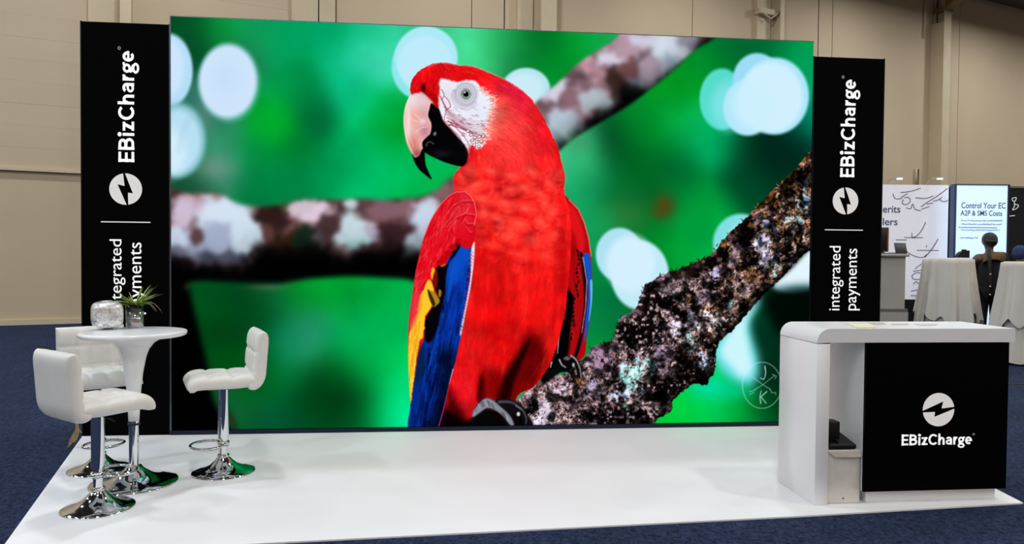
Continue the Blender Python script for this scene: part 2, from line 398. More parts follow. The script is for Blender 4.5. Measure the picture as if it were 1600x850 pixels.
    # ---- blurred branches
    def blurred_branch(outline, dark, patches, base, soft, seed):
        wm = C.poly(outline, soft); m = C.full(wm)
        n = fbm(26, seed, 4)[..., None]; n2 = fbm(13, seed+9, 3)[..., None]
        lay = Canvas.__new__(Canvas); lay.x, lay.y = C.x, C.y
        lay.c = (np.array(base, np.float32)/255)*(.15+1.5*n)*(.6+.8*n2)
        for p in patches:
            x, y, rx, ry, r, g, b = p[:7]
            lay.ell(x, y, rx*1.02, ry*1.02, (r, g, b), .3, .97, p[7] if len(p) > 7 else 0)
        lay.put(lay.poly(dark, 20), (8, 5, 6), .7); lay.put(lay.poly(dark, 6), (1, 1, 2), .985)
        wob = 5.0
        lay.c = remap(lay.c, C.x+(vnoise(7, seed+3)-.5)*2*wob+(vnoise(18, seed+4)-.5)*10, C.y+(vnoise(7, seed+5)-.5)*2*wob+(vnoise(18, seed+6)-.5)*10).astype(np.float32)
        lay.c = blur(lay.c, 3.2*PS)
        C.c = C.c*(1-m[..., None])+lay.c*m[..., None]
    blurred_branch([(240, 306), (300, 302), (345, 303), (372, 318), (420, 322), (470, 312), (520, 312), (560, 310), (600, 312), (650, 308), (680, 298), (705, 278), (720, 290), (720, 470), (680, 470), (648, 440), (600, 434), (540, 432), (480, 436), (430, 443), (350, 440), (300, 440), (240, 460)],
        [(240, 408), (270, 404), (320, 413), (352, 420), (375, 415), (400, 394), (420, 384), (450, 394), (500, 388), (528, 392), (552, 400), (575, 390), (620, 386), (648, 398), (670, 384), (730, 370), (730, 480), (500, 450), (240, 470)],
        [(330, 306, 40, 8, 118, 74, 58), (300, 320, 34, 18, 190, 160, 178), (284, 328, 20, 22, 205, 190, 212), (352, 348, 44, 42, 214, 230, 248), (335, 380, 50, 30, 160, 172, 200), (385, 372, 26, 28, 206, 224, 238), (276, 372, 20, 22, 202, 216, 238), (310, 366, 9, 16, 90, 60, 64), (350, 404, 40, 10, 86, 92, 112), (275, 398, 20, 12, 120, 125, 150),
         (425, 340, 24, 26, 44, 26, 24), (442, 385, 24, 20, 52, 32, 18), (418, 366, 8, 14, 96, 64, 56), (448, 318, 22, 9, 70, 74, 48), (488, 330, 32, 19, 226, 204, 222), (470, 322, 18, 12, 206, 190, 200), (478, 378, 22, 24, 20, 40, 26), (500, 372, 10, 18, 84, 76, 80), (546, 318, 13, 11, 202, 212, 222), (550, 362, 30, 29, 200, 222, 232), (586, 362, 13, 14, 186, 178, 200), (556, 380, 16, 12, 170, 214, 214), (512, 352, 16, 22, 70, 46, 48), (612, 326, 40, 16, 132, 96, 106), (618, 372, 28, 26, 54, 32, 36), (664, 345, 22, 32, 202, 218, 238), (644, 382, 13, 17, 182, 204, 214), (690, 300, 20, 14, 130, 96, 100)],
        (112, 74, 76), 3.6, 40)
    blurred_branch([(826, 178), (848, 150), (875, 126), (905, 98), (932, 80), (962, 60), (985, 40), (1130, 40), (1112, 62), (1086, 78), (1052, 110), (1015, 140), (980, 166), (930, 196), (895, 218), (868, 240), (840, 260), (820, 230)],
        [(1120, 50), (1098, 60), (1078, 88), (1046, 112), (1012, 138), (985, 134), (965, 150), (950, 176), (925, 178), (905, 204), (866, 236), (880, 260), (1010, 180), (1130, 70)],
        [(868, 142, 24, 13, 214, 210, 228, -.6), (880, 196, 27, 28, 188, 204, 220), (900, 150, 26, 14, 140, 104, 114, -.5), (955, 92, 23, 13, 214, 210, 230), (985, 70, 30, 20, 180, 150, 164), (1012, 62, 26, 12, 206, 206, 226), (924, 155, 24, 19, 186, 198, 208), (945, 168, 12, 22, 176, 192, 200), (1000, 142, 24, 16, 156, 178, 194), (1052, 80, 32, 28, 214, 226, 240), (1040, 105, 24, 18, 160, 178, 196, -.6), (1015, 108, 18, 20, 176, 156, 172), (965, 130, 16, 26, 58, 38, 34, -.3), (985, 108, 18, 16, 110, 74, 76), (1075, 64, 16, 10, 150, 150, 165), (856, 220, 20, 20, 150, 165, 180)],
        (152, 116, 126), 2.6, 60)
    C.glow(900, 222, 24, 18, (70, 150, 100), .5)
    # ---- the sharp mossy branch in front
    up = [(1290, 214), (1268, 236), (1250, 255), (1222, 285), (1200, 305), (1180, 326), (1155, 350), (1132, 372), (1112, 396), (1085, 410), (1060, 420), (1040, 428), (1024, 436), (1008, 446), (1002, 462), (993, 482), (969, 498), (962, 515), (956, 532), (930, 541), (910, 562), (890, 579), (868, 587), (848, 594), (830, 606), (813, 620), (800, 638), (796, 680)]
    lo = [(1010, 690), (1022, 661), (1050, 640), (1052, 624), (1085, 600), (1103, 602), (1117, 578), (1118, 560), (1123, 536), (1145, 516), (1165, 492), (1188, 466), (1212, 443), (1238, 416), (1262, 392), (1290, 372)]
    bm = C.poly(up+lo, .45, True, .9, 6, 5); M = C.full(bm)
    n1 = fbm(40, 100, 4); n2 = fbm(16, 130, 4); n3 = fbm(8, 150, 3); n4 = vnoise(3.2, 170); n5 = fbm(4.5, 177, 2)
    wx = C.x+(n2-.5)*40+(n3-.5)*20; wy = C.y+(fbm(16, 190, 4)-.5)*40+(fbm(8, 210, 3)-.5)*20
    sw = remap(fbm(20, 230, 3), wx, wy); sw2 = remap(fbm(11, 260, 2), wx, wy)
    lines = np.abs(np.sin(sw*26)); lines2 = np.abs(np.sin(sw2*20+1))
    col = np.zeros((PH, PW, 3), np.float32)
    def mix(mask, c): col[:] = col*(1-mask[..., None])+np.array(c, np.float32)/255*mask[..., None]
    sm = lambda v, a, b: np.clip((v-a)/(b-a), 0, 1)
    far = sm(C.x, 1060, 1180)                               # the right end is browner, the left greyer
    low = sm(C.x, 960, 880)
    lum = .25+1.1*sm(n1*.6+n2*.4, .36, .66)                  # large light and dark masses
    col[:] = np.array((30, 17, 15), np.float32)/255
    mix(sm(n2*.5+n5*.5, .46, .60)*np.clip(lum, 0, 1), (92, 58, 54)); mix(sm(lines, .62, .92)*sm(n3, .38, .58)*.8, (112, 76, 66))
    mix(sm(n1*.5+n3*.5, .47, .6)*(1-far)*.6, (140, 104, 118)); mix(sm(lines, .74, .97)*sm(n2, .42, .56)*(1-.65*far)*.85, (190, 168, 182))
    mix(sm(lines2, .86, .99)*sm(n3, .42, .6)*(.35+.65*far)*.85, (196, 156, 108)); mix(sm(n3, .56, .7)*far*.55, (104, 56, 28))
    mix(sm(n5, .62, .74)*sm(n2, .4, .55)*.7, (214, 196, 190))
    mix(sm(lines, .38, .12)*.85, (7, 4, 5)); mix(sm(lines2, .3, .08)*.7, (10, 6, 6)); mix(sm(n2*.6+n5*.4, .47, .38)*.92, (5, 3, 4))
    # lichen patches
    LICHEN = ((1195, 385, 17, 36, (198, 198, 232)), (1205, 350, 9, 9, (176, 176, 222)), (1258, 305, 12, 24, (150, 200, 226)), (1245, 345, 14, 8, (160, 190, 196)), (1213, 420, 12, 10, (168, 218, 212)), (1235, 372, 10, 12, (178, 190, 210)), (1208, 405, 8, 8, (170, 200, 226)),
                            (1074, 508, 22, 14, (204, 200, 226)), (1118, 495, 18, 20, (226, 214, 220)), (1092, 466, 14, 20, (160, 136, 156)), (1140, 480, 10, 8, (140, 200, 196)), (1120, 425, 8, 14, (176, 168, 206)), (1046, 452, 26, 8, (152, 144, 150)),
                            (998, 572, 24, 20, (172, 222, 222)), (985, 592, 28, 12, (150, 205, 200)), (978, 612, 20, 12, (182, 200, 226)), (1036, 560, 16, 24, (160, 136, 164)), (1100, 565, 10, 18, (178, 196, 226)), (1078, 535, 12, 12, (146, 190, 186)), (940, 556, 26, 26, (146, 116, 142)),
                            (878, 612, 26, 14, (206, 186, 206)), (860, 640, 20, 16, (190, 178, 192)), (925, 606, 18, 14, (160, 150, 178)), (850, 657, 26, 10, (206, 196, 214)), (980, 637, 7, 5, (110, 200, 170)), (1035, 640, 14, 5, (180, 150, 150)), (1150, 400, 14, 12, (150, 130, 146)), (1180, 338, 10, 12, (150, 110, 130)), (1246, 420, 8, 6, (160, 180, 200)), (1162, 448, 10, 14, (150, 130, 140)))
    for x, y, rx, ry, c in LICHEN:
        d = np.hypot((wx-C.x)*1.0+C.x-x, ((wy-C.y)*1.0+C.y-y)*rx/ry)/rx
        mix(sm(d+(n5-.5)*1.2, .92, .74)*sm(lines*.5+n3*.9, .5, .66)*.92, c)
    mix(sm(n4*n3, .50, .58)*(1-far)*.75, (232, 222, 232))
    for x, y, r, c in ((1168, 350, 8, (206, 150, 30)), (1128, 380, 7, (190, 120, 40)), (1225, 300, 8, (150, 120, 40)), (1240, 268, 14, (150, 84, 30)), (1200, 308, 16, (160, 92, 26)), (1080, 470, 6, (206, 150, 20)), (890, 615, 9, (170, 110, 20)), (905, 590, 10, (150, 90, 30)), (965, 555, 8, (150, 100, 50)), (1065, 418, 18, (120, 72, 24)), (1215, 345, 7, (200, 140, 40)), (1180, 430, 14, (120, 84, 50))):
        d = np.hypot(wx*.6+C.x*.4-x, wy*.6+C.y*.4-y)/r; mix(sm(d, 1.2, .6)*.7*sm(n5, .42, .56), c)
    # warm rim along the top, black underside
    es = np.array(up[1:15]); 
    dist = np.full((PH, PW), 1e9, np.float32)
    Q = spline(up[:-1], 4, False)
    dlo = dist.copy(); QL = spline(lo[1:], 4, False)
    for a, b, tgt in [(Q[i], Q[i+1], 0) for i in range(len(Q)-1)]+[(QL[i], QL[i+1], 1) for i in range(len(QL)-1)]:
        w = C.win(min(a[0], b[0]), min(a[1], b[1]), max(a[0], b[0]), max(a[1], b[1]), 34)
        L = ((b-a)**2).sum()+1e-9; t = np.clip(((C.x[w]-a[0])*(b[0]-a[0])+(C.y[w]-a[1])*(b[1]-a[1]))/L, 0, 1)
        d = np.hypot(C.x[w]-a[0]-t*(b[0]-a[0]), C.y[w]-a[1]-t*(b[1]-a[1]))
        T = dlo if tgt else dist; T[w] = np.minimum(T[w], d)
    mix(sm(dist, 7, 1)*far*.6*sm(n3, .35, .6), (166, 100, 34)); mix(sm(dist, 16, 3)*(1-far)*.3, (150, 110, 128))
    mix(sm(dlo+(n2-.5)*22, 18, 2)*.92, (4, 3, 4))
    DARKS = ((1022, 475, 26, 30), (1005, 512, 40, 18), (1020, 530, 30, 14), (1080, 580, 34, 26), (1000, 645, 50, 16), (940, 650, 44, 14), (1045, 605, 44, 22), (1245, 385, 24, 22), (1160, 385, 14, 10), (985, 520, 26, 20), (1060, 480, 14, 20), (1225, 400, 20, 14), (1140, 460, 12, 12))
    for x, y, rx, ry in DARKS:
        d = np.hypot((wx*.3+C.x*.7-x)/rx, (wy*.3+C.y*.7-y)/ry); mix(sm(d, 1.15, .5)*.9*sm(n5+.25*lines, .86, .56), (6, 3, 4))
    T_ = Canvas.__new__(Canvas); T_.x, T_.y = C.x, C.y; T_.c = blur(np.clip(col, 0, 1), .8)
    base_l = T_.c.mean(-1)
    for k in range(2300):                                    # curled flakes and moss fronds
        q = rng.uniform(0, 1); x = 800+q*475+rng.normal(0, 12); yc = np.interp(x, [800, 870, 940, 1010, 1080, 1150, 1210, 1275], [645, 628, 605, 545, 505, 440, 375, 305]); y = yc+rng.normal(0, 36)
        if not (PX0 < x < PX1-2 and PY0 < y < PY1-2) or M[int((y-PY0)*PS), int((x-PX0)*PS)] < .5: continue
        lum_ = base_l[int((y-PY0)*PS), int((x-PX0)*PS)]; fr = x > 1120+rng.normal(0, 40)
        if rng.random() < .45: c = [(8, 5, 6), (20, 10, 9), (3, 2, 3)][rng.integers(0, 3)]; al = .8
        elif lum_ < .12 and rng.random() < .5: continue
        elif fr: c = [(150, 104, 62), (196, 150, 96), (108, 62, 34), (206, 190, 170), (120, 84, 70), (170, 130, 60)][rng.integers(0, 6)]; al = .75
        else: c = [(196, 172, 186), (150, 118, 130), (120, 84, 80), (214, 202, 214), (92, 58, 52), (176, 150, 172), (130, 100, 90)][rng.integers(0, 7)]; al = .72
        a = rng.uniform(0, 2*math.pi); ln = rng.uniform(3, 8); cv = rng.normal(0, 1.1); p = [np.array((x, y))]
        for i_ in range(4): p.append(p[-1]+ln/4*np.array((math.cos(a), math.sin(a)))); a += cv*.5
        T_.stroke(p, rng.uniform(.5, 1.5), .35, c, al, .7)
    col = T_.c
    for x, y, rx, ry, c in LICHEN:
        d = np.hypot((wx-C.x)*.8+C.x-x, ((wy-C.y)*.8+C.y-y)*rx/ry)/rx; mix(sm(d+(n5-.5)*1.2, .85, .6)*sm(n3*.6+n5*.5, .48, .6)*.8, c)
    for x, y, rx, ry in DARKS:
        d = np.hypot((wx*.5+C.x*.5-x)/rx, (wy*.5+C.y*.5-y)/ry); mix(sm(d, 1.1, .6)*.72*sm(n5, .66, .5), (6, 3, 4))
    mass = sm(.55*n2+.45*fbm(9, 640, 2), .38, .58); col *= (.28+.95*mass)[..., None]
    col = np.clip(col, 0, 1)
    C.c = C.c*(1-M[..., None])+col*M[..., None]
    for k in range(70):                                      # moss whiskers along the rim
        t = rng.integers(0, len(Q)-30) if k < 55 else rng.integers(len(Q)-30, len(Q)-1)
        p = Q[t]; a = rng.uniform(-2.6, -.5); L = rng.uniform(2, 6)
        C.stroke([p+rng.normal(0, 1.2, 2), p+np.array([math.cos(a), math.sin(a)])*L], .8, .4, (176, 112, 44) if (p[0] > 1090 and k % 2) else (26, 12, 10), .9)
    # ---- the macaw
    red = np.array((236, 14, 20), np.float32)/255
    body = [(643, 146), (642.5, 129), (649, 117.5), (665, 104.6), (689, 98), (716, 102), (741, 104.6), (768, 115), (797, 129), (822.6, 147), (836, 163), (848.5, 183), (859, 204), (872, 233), (878, 258), (882.5, 275), (881, 297), (884, 310), (890, 330), (892, 380), (884, 480), (875, 520), (864, 558), (848, 587), (833, 605), (807, 622), (800, 680), (690, 680), (700, 600), (722, 520), (735, 440), (742, 370), (726, 310), (710, 300), (709, 285), (711, 271), (719, 258), (700, 220), (680, 170), (660, 148)]
    wm = C.poly(body, .5, True, .35, 6, 3)
    halo = blur(C.full(wm), 2.0); C.c = C.c*(1-.45*np.clip(halo-C.full(wm), 0, 1)[..., None])+.45*np.clip(halo-C.full(wm), 0, 1)[..., None]
    # right wing behind the body
    rw = [(880, 308), (889, 311), (903.5, 327), (913, 348), (920, 374), (923.5, 402), (925, 431), (925, 462), (922, 494), (917, 525), (910, 560), (868, 570), (872, 500), (884, 440), (884, 360)]
    C.put(C.poly(rw, .5), (176, 8, 14)); 
    C.put(C.poly([(884, 318), (897, 324), (908, 348), (914, 380), (906, 400), (900, 372), (890, 352)], 2), (222, 18, 26))
    C.put(C.poly([(886, 440), (899, 470), (897, 510), (886, 560), (866, 572), (872, 520), (880, 480), (882, 360)], 1.2), (4, 2, 4))
    C.put(C.poly([(893, 390), (901, 388), (905, 420), (911, 450), (905, 500), (895, 540), (889, 545), (897, 500), (897, 440)], 1.0), (150, 8, 10))
    C.put(C.poly([(903, 398), (912, 400), (918, 440), (916, 490), (906, 545), (897, 560), (908, 500), (911, 450)], 1.0), (8, 6, 18))
    C.put(C.poly([(898, 400), (905, 402), (911, 440), (912, 480), (904, 530), (892, 556), (882, 560), (892, 510), (898, 450)], 1.0), (168, 10, 14))
    for k in range(22):
        y = 392+k*6.8; x = 900+rng.uniform(-2, 6)+(-.17*(y-460) if y > 460 else 0)
        C.ell(x, y, rng.uniform(1.0, 4.2), rng.uniform(1.5, 4), (14, 4, 6), .6, .85, rng.uniform(-1, 1)); C.stroke([(x+2, y-2), (x+4, y+5)], 1.4, .4, (206, 20, 26), .5, 1.2)
    C.put(C.poly([(860, 560), (872, 516), (884, 470), (890, 540), (878, 572), (866, 588), (848, 600), (846, 586)], 1.5), (4, 2, 4))
    C.put(C.poly([(911, 400), (919, 396), (923, 410), (924.5, 440), (924.5, 470), (920, 505), (913, 535), (915, 500), (919, 460), (917, 430)], .6), (14, 84, 196))
    C.put(C.poly([(922, 440), (925.5, 440), (925, 470), (921, 500), (920, 500), (922.5, 470)], .5), (96, 190, 226))
    C.stroke([(911, 402), (917, 440), (915, 480), (909, 520)], .7, .5, (226, 170, 190), .8)
    C.stroke([(880, 480), (877, 505), (873, 530), (871, 552)], 1.0, .6, (206, 190, 200), .8)
    C.stroke([(889, 312), (903.5, 327), (913, 348), (920, 374), (923.5, 400)], .8, .8, (250, 140, 130), .7)
    C.put(wm, red)
    B = C.full(wm)
    # broad shading of the plumage
    L = Canvas.__new__(Canvas); L.x, L.y = C.x, C.y; L.c = np.tile(red, (PH, PW, 1)).astype(np.float32)
    for x, y, rx, ry, c, a in ((800, 330, 80, 70, (250, 46, 40), .9), (820, 260, 40, 60, (250, 44, 44), .8), (840, 380, 34, 90, (252, 44, 36), .7), (778, 182, 30, 36, (255, 116, 92), 1), (768, 195, 16, 26, (255, 130, 104), .8), (800, 200, 30, 44, (252, 70, 66), .8), (780, 250, 34, 20, (252, 62, 56), .7),
                               (700, 118, 40, 14, (238, 8, 14), 1), (676, 135, 22, 20, (206, 4, 10), .8), (658, 128, 12, 16, (206, 6, 20), .7), (815, 150, 18, 30, (226, 24, 60), .9), (795, 138, 26, 12, (228, 22, 62), .9), (846, 200, 10, 40, (238, 20, 40), .7), (740, 290, 20, 14, (255, 66, 56), .7), (765, 300, 26, 12, (250, 56, 50), .6),
                               (752, 365, 16, 40, (190, 4, 6), .8), (760, 400, 40, 40, (222, 6, 8), .5), (775, 430, 30, 60, (226, 8, 8), .7), (745, 440, 10, 40, (232, 18, 18), .7), (820, 450, 40, 60, (240, 26, 20), .6), (873, 400, 10, 80, (206, 4, 8), .7), (872, 330, 10, 40, (226, 10, 16), .6),
                               (790, 530, 40, 50, (226, 8, 6), .7), (735, 560, 18, 60, (244, 24, 24), .8), (720, 610, 22, 40, (220, 10, 12), .7), (850, 540, 14, 40, (230, 20, 16), .7)):
        L.glow(x, y, rx, ry, c, a)
    # dark folds between belly and legs
    L.put(L.poly([(826, 520), (812, 545), (790, 580), (782, 606), (778, 628), (812, 622), (840, 600), (852, 570), (856, 545), (842, 540)], 7), (96, 0, 2), .95)
    L.put(L.poly([(818, 540), (800, 572), (784, 604), (778, 630), (800, 626), (808, 590), (820, 560)], 3.5), (26, 0, 2), .97)
    L.put(L.poly([(760, 572), (750, 600), (747, 632), (764, 634), (780, 625), (784, 600), (776, 576)], 6), (128, 2, 2), .9)
    L.put(L.poly([(752, 590), (747, 610), (747, 632), (756, 628), (757, 600)], 2.5), (40, 0, 2), .8)
    L.put(L.poly([(700, 600), (697, 640), (690, 680), (745, 680), (735, 660), (728, 640), (716, 620)], 5), (70, 0, 4), .96); L.put(L.poly([(690, 640), (684, 680), (735, 680), (722, 656)], 4), (6, 0, 2), .95)
    L.put(L.poly([(708, 575), (722, 570), (740, 600), (746, 640), (738, 655), (722, 640), (708, 610)], 5), (226, 18, 30), .85)
    # feather fronds
    A = np.array([(700, 110, -.35), (750, 112, .25), (800, 140, .75), (840, 190, 1.1), (865, 240, 1.3), (770, 165, -.2), (790, 190, .25), (800, 215, .6), (760, 230, .9), (740, 265, 2.2), (720, 290, 2.5), (780, 290, 1.4), (830, 300, 1.5), (800, 380, 1.6), (860, 380, 1.6), (760, 450, 1.6), (850, 480, 1.7), (780, 560, 1.9), (720, 560, 1.5), (845, 560, 2.0), (665, 125, 2.3), (690, 135, 1.9)])
    def flow(x, y):
        d = np.exp(-((A[:, 0]-x)**2+(A[:, 1]-y)**2)/(2*32**2))+1e-9
        return math.atan2((d*np.sin(A[:, 2])).sum(), (d*np.cos(A[:, 2])).sum())
    pal = [((255, 92, 76), .30), ((186, 0, 6), .26), ((252, 50, 44), .38), ((206, 4, 12), .30), ((255, 120, 100), .2)]
    n = 0
    while n < 2600:
        x, y = rng.uniform(640, 890), rng.uniform(98, 640)
        v = remap(B, np.array([x]), np.array([y]))[0]
        if v < .5: continue
        n += 1
        a = flow(x, y)+rng.normal(0, .18); head = y < 250
        ln = rng.uniform(7, 15) if head else rng.uniform(7, 20); wd = rng.uniform(.35, .8) if head else rng.uniform(.6, 2.2)
        c, al = pal[rng.integers(0, 5)]
        if not head: al *= .55
        if y > 400: al *= .6
        d = np.array([math.cos(a), math.sin(a)])*ln/2; e = np.array([-d[1], d[0]])*rng.normal(0, .12)
        L.stroke([(x-d[0], y-d[1]), (x+e[0], y+e[1]), (x+d[0], y+d[1])], wd, wd*.3, c, al, 1.1 if not head else .7)
    # breast feathers: overlapping soft scallops, dark gap below each
    for k in range(120):
        x, y = rng.uniform(712, 884), rng.uniform(262, 430)
        if remap(B, np.array([x]), np.array([y]))[0] < .6: continue
        r = rng.uniform(6, 17); a = flow(x, y)+rng.normal(0, .5); al = .62 if y < 370 else .35
        dx, dy = math.cos(a), math.sin(a); t0 = rng.uniform(.5, 1.2)
        q = [(x+dx*r*math.cos(t)-dy*r*.9*math.sin(t), y+dy*r*math.cos(t)+dx*r*.9*math.sin(t)) for t in np.linspace(-t0, rng.uniform(.3, 1.2), 7)]
        L.glow(x, y, r*.9, r*.75, [(255, 60, 50), (255, 74, 62), (214, 4, 10)][k % 3], al*.55); L.stroke(q, 1.1, .3, (150, 0, 4), al*.5, 2.6)
        L.stroke([(u-dx*3.2, v-dy*3.2) for u, v in q], 1.2, .4, (255, 96, 82), al*.4, 2.6)
    for k in range(60):
        x, y = rng.uniform(730, 880), rng.uniform(380, 600); a = 1.62+rng.normal(0, .12)
        L.glow(x, y, rng.uniform(3, 8), rng.uniform(14, 40), [(255, 48, 36), (196, 2, 4), (170, 0, 2), (246, 26, 20)][k % 4], .28, rng.normal(0, .12))
    for k, (u, v, rx, ry, ro) in enumerate(((350, 590, 30, 26, .6), (385, 560, 34, 24, .4), (420, 625, 46, 24, -.3), (480, 566, 44, 24, .2), (565, 585, 52, 26, .1), (620, 640, 40, 34, .3), (685, 662, 42, 26, .4), (445, 685, 56, 28, .25), (545, 705, 60, 30, .2), (625, 725, 44, 26, .3), (505, 772, 44, 30, .6), (445, 748, 40, 34, 1.2), (705, 705, 36, 26, .8), (560, 645, 44, 22, -.2), (655, 570, 36, 22, .5), (720, 620, 30, 28, .9), (605, 792, 50, 28, .2), (685, 782, 40, 30, .4), (735, 745, 28, 34, 1.2), (435, 805, 40, 26, .3), (560, 850, 60, 26, .2), (660, 860, 50, 28, .3), (480, 880, 56, 24, .3), (740, 840, 28, 40, 1.3), (600, 920, 70, 26, .2), (710, 930, 40, 34, .6))):
        x, y, a_, b_ = 594+u/2.715, 62+v/2.715, rx/2.715, ry/2.715; c_, s_ = math.cos(ro), math.sin(ro); fd = 1 if v < 800 else .55
        rim = [(x+c_*a_*1.1*math.cos(t)-s_*b_*1.25*math.sin(t), y+s_*a_*1.1*math.cos(t)+c_*b_*1.25*math.sin(t)) for t in np.linspace(.1, math.pi*.95, 8)]
        L.glow(x-.2*a_*s_, y-.25*b_, a_*.85, b_*.8, (255, 66, 54), .75*fd, ro); L.stroke(rim[k % 3:6+k % 2], 2.2, .8, (150, 0, 4), .36*fd, 3.4); L.glow(x-.3*a_*c_, y-.4*b_, a_*.45, b_*.4, (255, 104, 90), .4*fd, ro)
    for x, y in ((779, 296), (774, 348), (752, 356), (740, 318)): L.glow(x, y, 7, 4, (130, 0, 2), .45)
    # the folds again, over the fronds
    L.put(L.poly([(831, 520), (815, 548), (793, 581), (780, 611), (778, 626), (811, 618), (824, 598), (846, 556), (850, 530)], 6), (92, 0, 2), .8)
    L.put(L.poly([(829, 526), (814, 549), (793, 581), (780, 611), (778, 626), (794, 622), (806, 590), (822, 552)], 2.6), (22, 0, 2), .85)
    L.put(L.poly([(755, 578), (749, 600), (747, 628), (765, 622), (776, 618), (784, 600), (778, 585)], 5), (120, 2, 2), .6); L.put(L.poly([(752, 582), (748, 604), (747, 628), (753, 622), (756, 600)], 2.0), (36, 0, 2), .7)
    L.glow(745, 470, 9, 60, (196, 4, 6), .5); L.glow(880, 430, 6, 90, (186, 2, 6), .5); L.glow(775, 500, 12, 50, (206, 4, 6), .4, .1)
    pn = fbm(24, 400, 4)[..., None]; L.c = np.clip(L.c*(.78+.44*pn), 0, 1)
    C.c = C.c*(1-B[..., None])+L.c*B[..., None]
    # rim light along crown and nape
    C.stroke([(665, 104.6), (689, 98), (716, 102), (741, 104.6), (768, 115), (797, 129), (822.6, 147)], .5, .5, (255, 190, 190), .55, .8)
    # ---- folded left wing
    lw = [(727, 299), (739, 312), (745, 328), (744, 352), (742, 378), (741, 400), (738, 430), (733, 462), (722, 517), (711, 569), (701, 605), (684, 672), (640, 672), (641, 636), (640, 615), (637.5, 551), (639, 499), (645, 454), (649, 426), (656.5, 393), (663.5, 367), (673, 343.5), (687, 321), (701, 306), (712, 299.5)]
    wl = C.poly(lw, .5); Wm = C.full(wl)
    K = Canvas.__new__(Canvas); K.x, K.y = C.x, C.y; K.c = np.tile(np.array((226, 12, 30), np.float32)/255, (PH, PW, 1))
    K.glow(725, 325, 14, 26, (236, 50, 66), .8); K.glow(690, 350, 12, 30, (246, 30, 44), .8); K.glow(672, 400, 10, 40, (240, 20, 36), .8); K.glow(650, 470, 5, 50, (240, 60, 80), .7)
    for k in range(330):
        t = rng.uniform(0, 1); y = 305+t*170; x = 715-70*t+rng.uniform(-22, 26)
        a = 1.95+rng.normal(0, .15); ln = rng.uniform(6, 18)
        c, al = [((255, 92, 96), .35), ((170, 0, 14), .4), ((250, 40, 50), .4), ((206, 2, 18), .4)][rng.integers(0, 4)]
        K.stroke([(x, y), (x+math.cos(a)*ln*.5+rng.normal(0, 1), y+math.sin(a)*ln*.5), (x+math.cos(a)*ln, y+math.sin(a)*ln)], rng.uniform(.6, 1.8), .4, c, al, 1)
    for pts in ([(739, 316), (722, 316), (708, 324), (696, 340), (686, 362)], [(716, 326), (706, 340), (696, 352), (680, 372)], [(742, 338), (726, 336), (712, 342), (698, 358)], [(743, 352), (730, 352), (726, 346)], [(742, 362), (734, 366), (728, 358)]):
        K.stroke(pts, .9, .5, (150, 0, 14), .6, 1.3); K.stroke([(u+1, v-3) for u, v in pts], .8, .4, (255, 120, 124), .5, 1.3)
    # blue remiges
    K.put(K.poly([(716, 380), (726, 384), (737, 388), (741, 400), (738, 432), (733, 462), (722, 517), (711, 569), (701, 605), (684, 680), (636, 680), (640, 636), (648, 590), (654, 556), (664, 525), (676, 490), (690, 440), (700, 405)], .7), (6, 46, 150))
    for k in range(260):
        t = rng.uniform(0, 1); y = 395+t*265; xl = 706-66*t+4; xr = 741-55*t
        x = rng.uniform(xl-4, xr); a = 1.76+rng.normal(0, .05); ln = rng.uniform(14, 46)
        c, al = [((8, 70, 196), .5), ((2, 12, 60), .6), ((0, 4, 26), .65), ((14, 86, 214), .45), ((4, 30, 110), .5)][rng.integers(0, 5)]
        if y > 560 and c[2] > 150: al *= .4
        K.stroke([(x, y), (x+math.cos(a)*ln*.5, y+math.sin(a)*ln*.5), (x+math.cos(a)*ln, y+math.sin(a)*ln)], rng.uniform(1, 2.6), .7, c, al, 1.2)
    K.put(K.poly([(718, 384), (736, 390), (738, 412), (728, 420), (720, 440), (708, 450), (700, 470), (697, 440), (702, 412)], 3), (10, 84, 206), .8); K.put(K.poly([(700, 470), (712, 450), (730, 420), (738, 430), (728, 480), (708, 520), (694, 540)], 5), (6, 56, 176), .6)
    K.put(K.poly([(680, 560), (690, 580), (676, 640), (664, 680), (700, 680), (712, 580), (706, 540)], 6), (0, 2, 18), .8); K.put(K.poly([(645, 600), (660, 590), (664, 630), (654, 680), (638, 680)], 4), (4, 34, 122), .6); K.put(K.poly([(655, 545), (662, 540), (664, 575), (652, 600), (648, 590)], 3), (0, 30, 44), .7)
    # black between, yellow band, tips of red coverts
    K.put(K.poly([(713, 379), (720, 381), (712, 398), (702, 410), (697, 430), (695, 460), (688, 490), (680, 520), (672, 535), (664, 530), (664, 500), (676, 478), (682, 460), (676, 440), (684, 415), (698, 414), (708, 392)], 1.2), (6, 4, 8))
    K.put(K.poly([(670.6, 437), (664, 450), (656, 464), (650, 490), (642, 505), (638, 540), (637, 585), (641, 630), (643, 622), (647, 589), (650.5, 563), (655.6, 533), (661, 528), (663, 508), (665, 493), (674, 480), (677, 470), (668, 452)], .7, True, .5, 5, 8), (250, 200, 40))
    K.put(K.poly([(676, 418), (682, 428), (676, 437), (673, 430)], .6), (250, 180, 30)); K.put(K.poly([(671, 437), (678, 454), (672, 468), (663, 452)], .7), (252, 196, 40))
    K.put(K.poly([(670, 455), (680, 458), (687, 470), (682, 477), (676, 478)], .8), (176, 130, 30)); K.put(K.poly([(686, 452), (690, 456), (688, 464), (685, 462)], .6), (160, 110, 20))
    K.put(K.poly([(676, 436), (682, 420), (684, 440), (680, 452)], 1), (120, 14, 8)); K.put(K.poly([(686, 411), (696, 413), (690, 417)], .6), (214, 110, 10))
